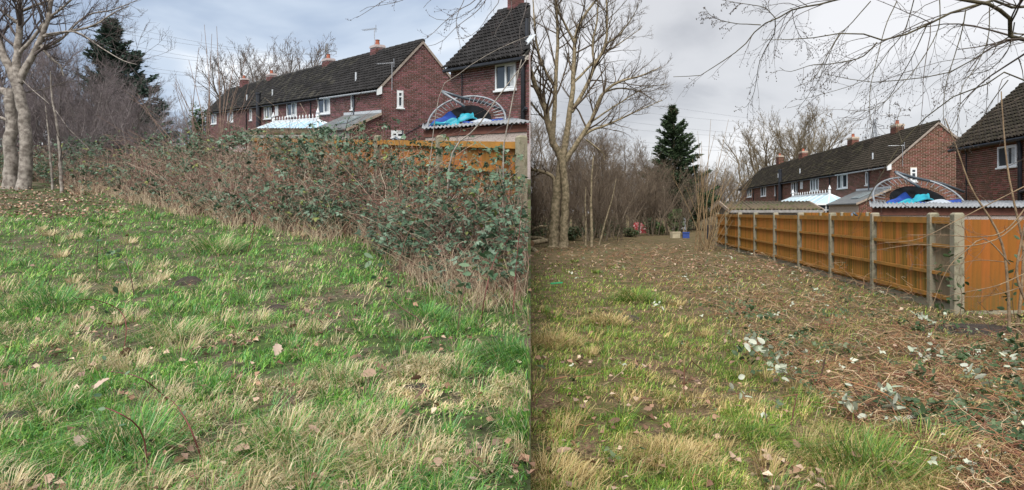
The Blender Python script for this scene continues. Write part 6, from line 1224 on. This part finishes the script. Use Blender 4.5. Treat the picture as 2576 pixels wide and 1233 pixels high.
# bare stems in front of the corner fence
zs = lambda *p: [((2700+a/1.6444)*.8027, (250+b/1.6444)*.8027) for a, b in p]
YS = 9.4
limbsS = [(pxs(zs((765, 1190), (745, 950), (690, 760), (570, 570), (490, 350), (430, 200)), YS), .022, .006), (pxs(zs((800, 1190), (835, 900), (800, 700), (760, 500), (735, 300), (720, 60)), YS+.2), .022, .007),
    (pxs(zs((765, 950), (640, 820), (540, 880), (440, 980), (360, 1180)), YS-.3), .010, .004), (pxs(zs((860, 640), (740, 780), (600, 810), (430, 800), (230, 800)), YS-.5), .010, .003), (pxs(zs((850, 700), (700, 820), (520, 860), (280, 850), (40, 885)), YS-.6), .009, .003), (pxs(zs((840, 1000), (700, 1060), (560, 1090), (420, 1120)), YS-.5), .008, .003), (pxs(zs((850, 1060), (680, 1110), (480, 1120)), YS-.7), .006, .003),
    (pxs(zs((860, 540), (700, 620), (500, 720), (300, 820), (120, 840)), YS-.8), .008, .003), (pxs(zs((745, 940), (600, 930), (430, 960), (250, 950)), YS-.4), .006, .002), (pxs(zs((850, 1150), (800, 1000), (830, 800), (870, 600)), YS), .02, .008)]
for l_ in limbsS[:2]: l_[0][0].z = -.05
limb_tree('bare_shrub', limbsS, [dict(k=8, ang=(25, 70), lr=.3, npts=5, up=.05, rr=.5, rmin=.0025, maxl=.9), dict(k=3, ang=(25, 60), lr=.45, npts=4, up=.05, rr=.6, rmin=.002, maxl=.4)], (limbsS[0][0][0].x, YS, 0), 'tangled bare shrub with arching stems in front of the corner fence', 'shrub', bark('shrub_bark', (.28, .20, .12, 1), (.16, .11, .07, 1)), bark('shrub_twig', (.24, .155, .10, 1), (.15, .09, .065, 1)), seed=191, trunk_n=2)
# red heap, crate, tub, log, scraps
def blob(name, loc, sx, sy, sz, m, lb, cat, seed, n=16):
    V = []; 
    for i in range(n+1):
        for j in range(2*n):
            a, b = math.pi*.5*i/n, math.pi*j/n; r_ = 1+.35*(float(fbm(math.cos(b)*2+seed, math.sin(b)*2+i*.3, 3))-.5); V.append((math.sin(a)*math.cos(b)*sx*r_, math.sin(a)*math.sin(b)*sy*r_, math.cos(a)*sz*r_-.02))
    F_ = [(i*2*n+j, i*2*n+(j+1) % (2*n), (i+1)*2*n+(j+1) % (2*n), (i+1)*2*n+j) for i in range(n) for j in range(2*n)]
    o = link(name, mesh_np(name, np.array(V), np.array(F_), m)); o.location = loc; tag(o, lb, cat)
blob('sheeted_heap', (at(1607, 580, 56).x, 56, 0), .68, .5, .9, mat('red_sheet', (.24, .02, .022, 1), (.34, .27, .25, 1), 7, .8, c3=(.20, .018, .02, 1)), 'heap under red and white sheeting among twigs of the far wood', 'heap', 9)
def open_box(name, loc, w_, d_, h_, m, lb, cat, rz, t=.03):
    fr = Fr((0, 0, 0), (1, 0, 0), (0, 1, 0)); root = empty(name, loc, lb, cat); root.rotation_euler.z = rz
    for nm, a in (('base', (0, w_, 0, d_, 0, t)), ('side', (0, w_, 0, t, t+.002, h_)), ('side', (0, w_, d_-t, d_, t+.002, h_)), ('end', (0, t, t, d_-t, t+.002, h_-.003)), ('end', (w_-t, w_, t, d_-t, t+.002, h_-.003)), ('rim', (-.02, w_+.02, -.025, -.001, h_-.07, h_+.012))):
        mb = MB(); mb.fbox(fr, *a); mb.build(nm, m, root)
open_box('plywood_crate', (at(1692, 598, 45).x, 45, .0), .55, .4, .42, mat('pale_wood', (.45, .39, .27, 1), (.36, .31, .21, 1), 4, .8), 'pale wooden crate by the bare whips at the clearing edge', 'crate', .2)
open_box('storage_tub', (at(1718, 598, 45).x, 45, .0), .42, .4, .4, mat('blue_plastic', (.03, .06, .22, 1), (.035, .07, .26, 1), 4, .5), 'blue plastic tub beside the pale crate by the whips', 'tub', -.15)
open_box('garden_bin', (at(1782, 590, 43).x, 43, 0), .34, .4, .9, mat('black_bin', (.03, .035, .045, 1), rough=.4), 'black garden bin behind the whip stems at the fence end', 'bin', .1)
def log(p, q, r, lb, seed):
    p, q = Vector(p), Vector(q); P = resample([p, p.lerp(q, .5)+Vector((0, 0, .03)), q], 10); ac = Acc(); ac.tubes(P[None], (np.linspace(r, r*.8, 10)*(1+.08*np.sin(np.arange(10)*2.1+seed)))[None], 10); V, F_ = ac.V[0], ac.F[0]; root = empty('log', p, lb, 'log', 'logs at the tree foot'); link('bark', mesh_np('bark', V-np.array(p), F_, BARK_R, smooth=True), root)
    for e, pt, dr in ((0, P[0], P[0]-P[1]), (1, P[-1], P[-1]-P[-2])):
        ring = V[:10] if e == 0 else V[-10:]; link('cut_end', mesh_np('cut_end', np.concatenate([ring, (pt+unit(dr)*.004)[None]])-np.array(p), np.array([[k, (k+1) % 10, 10] for k in range(10)]), mat('cut_wood', (.40, .25, .15, 1), (.30, .18, .11, 1), 12, .9)), root)
log(at(1338, 612, 33), at(1382, 606, 34), .14, 'thick mossy log lying against the olive twin trunks', 1); log(at(1337, 628, 30), at(1352, 637, 29), .13, 'short reddish log with cut end facing the grass', 2); log(at(1337, 598, 35.5), at(1372, 603, 35), .10, 'thinner log behind the mossy log', 3)
cloth('plastic_scrap', BLUE if False else mat('blue_scrap', (.03, .20, .55, 1), (.05, .28, .65, 1), 6, .5), [at(1232, 690, 7.9), at(1250, 694, 7.9), at(1252, 668, 7.95), at(1238, 664, 8.0)], None, Vector((0, 0, 0)), th=.004, n=6, seed=4)
tag(bpy.data.objects['plastic_scrap'], 'crumpled blue plastic scrap snagged low in the large-leaved brambles', 'plastic scrap')
mb = MB(); p = at(1385, 720, yr(722)); p.z = .06; mb.hexa([p, p+Vector((.28, .03, .02)), p+Vector((.28, .09, .02)), p+Vector((0, .06, 0)), p+Vector((0, 0, .03)), p+Vector((.28, .03, .05)), p+Vector((.28, .09, .05)), p+Vector((0, .06, .03))]); o = mb.build('plastic_strip', mat('green_plastic', (.03, .30, .12, 1), rough=.5), None, p, loc=p); tag(o, 'bright green plastic strip lying in the level plot grass', 'plastic strip')
for lb, pts, Y in (('bent dark pipe poking up behind the orange fence', [(2143, 552), (2143, 537), (2147, 534), (2158, 546)], 22), ('bent dark pipe poking up behind the thicket fence', [(988, 362), (989, 349), (994, 346), (1012, 357)], 20)):
    P = [at(x, y, Y) for x, y in pts]; b_ = Vector((P[0].x, Y, 0 if Y == 22 else S*20)); mb = MB(); mb.tube([b_]+P, .035, 8); o = mb.build('bent_pipe', DARKTUBE, None, b_, True, loc=b_); tag(o, lb, 'pipe', 'bent pipes behind the fences')
# old boards and tin at the back of the clearing
r_ = empty('old_fence', (at(1650, 560, 58).x, 58, 0), 'grey weathered boards and posts at the back of the clearing', 'fence'); 
for k in range(7):
    mb = MB(); fr = Fr((0, 0, 0), (1, .05, 0), (0, 1, 0)); mb.fbox(fr, k*.2, k*.2+.17, 0, .03, 0, 1.25+.12*math.sin(k*3)); mb.build('board', GREYWOOD, r_)
mb = MB(); corrugated(mb, (1.1, .1, .25), (2.6, .15, .25), (1.1, .12, 1.25), (2.6, .17, 1.25), 9, .03); mb.f = mb.f
V_ = [Vector((v.x, v.y+(v.z-(.25 if i % 2 == 0 else .25))*0, v.z)) for i, v in enumerate(mb.v)]; mb.build('tin_sheet', ASBES, r_)
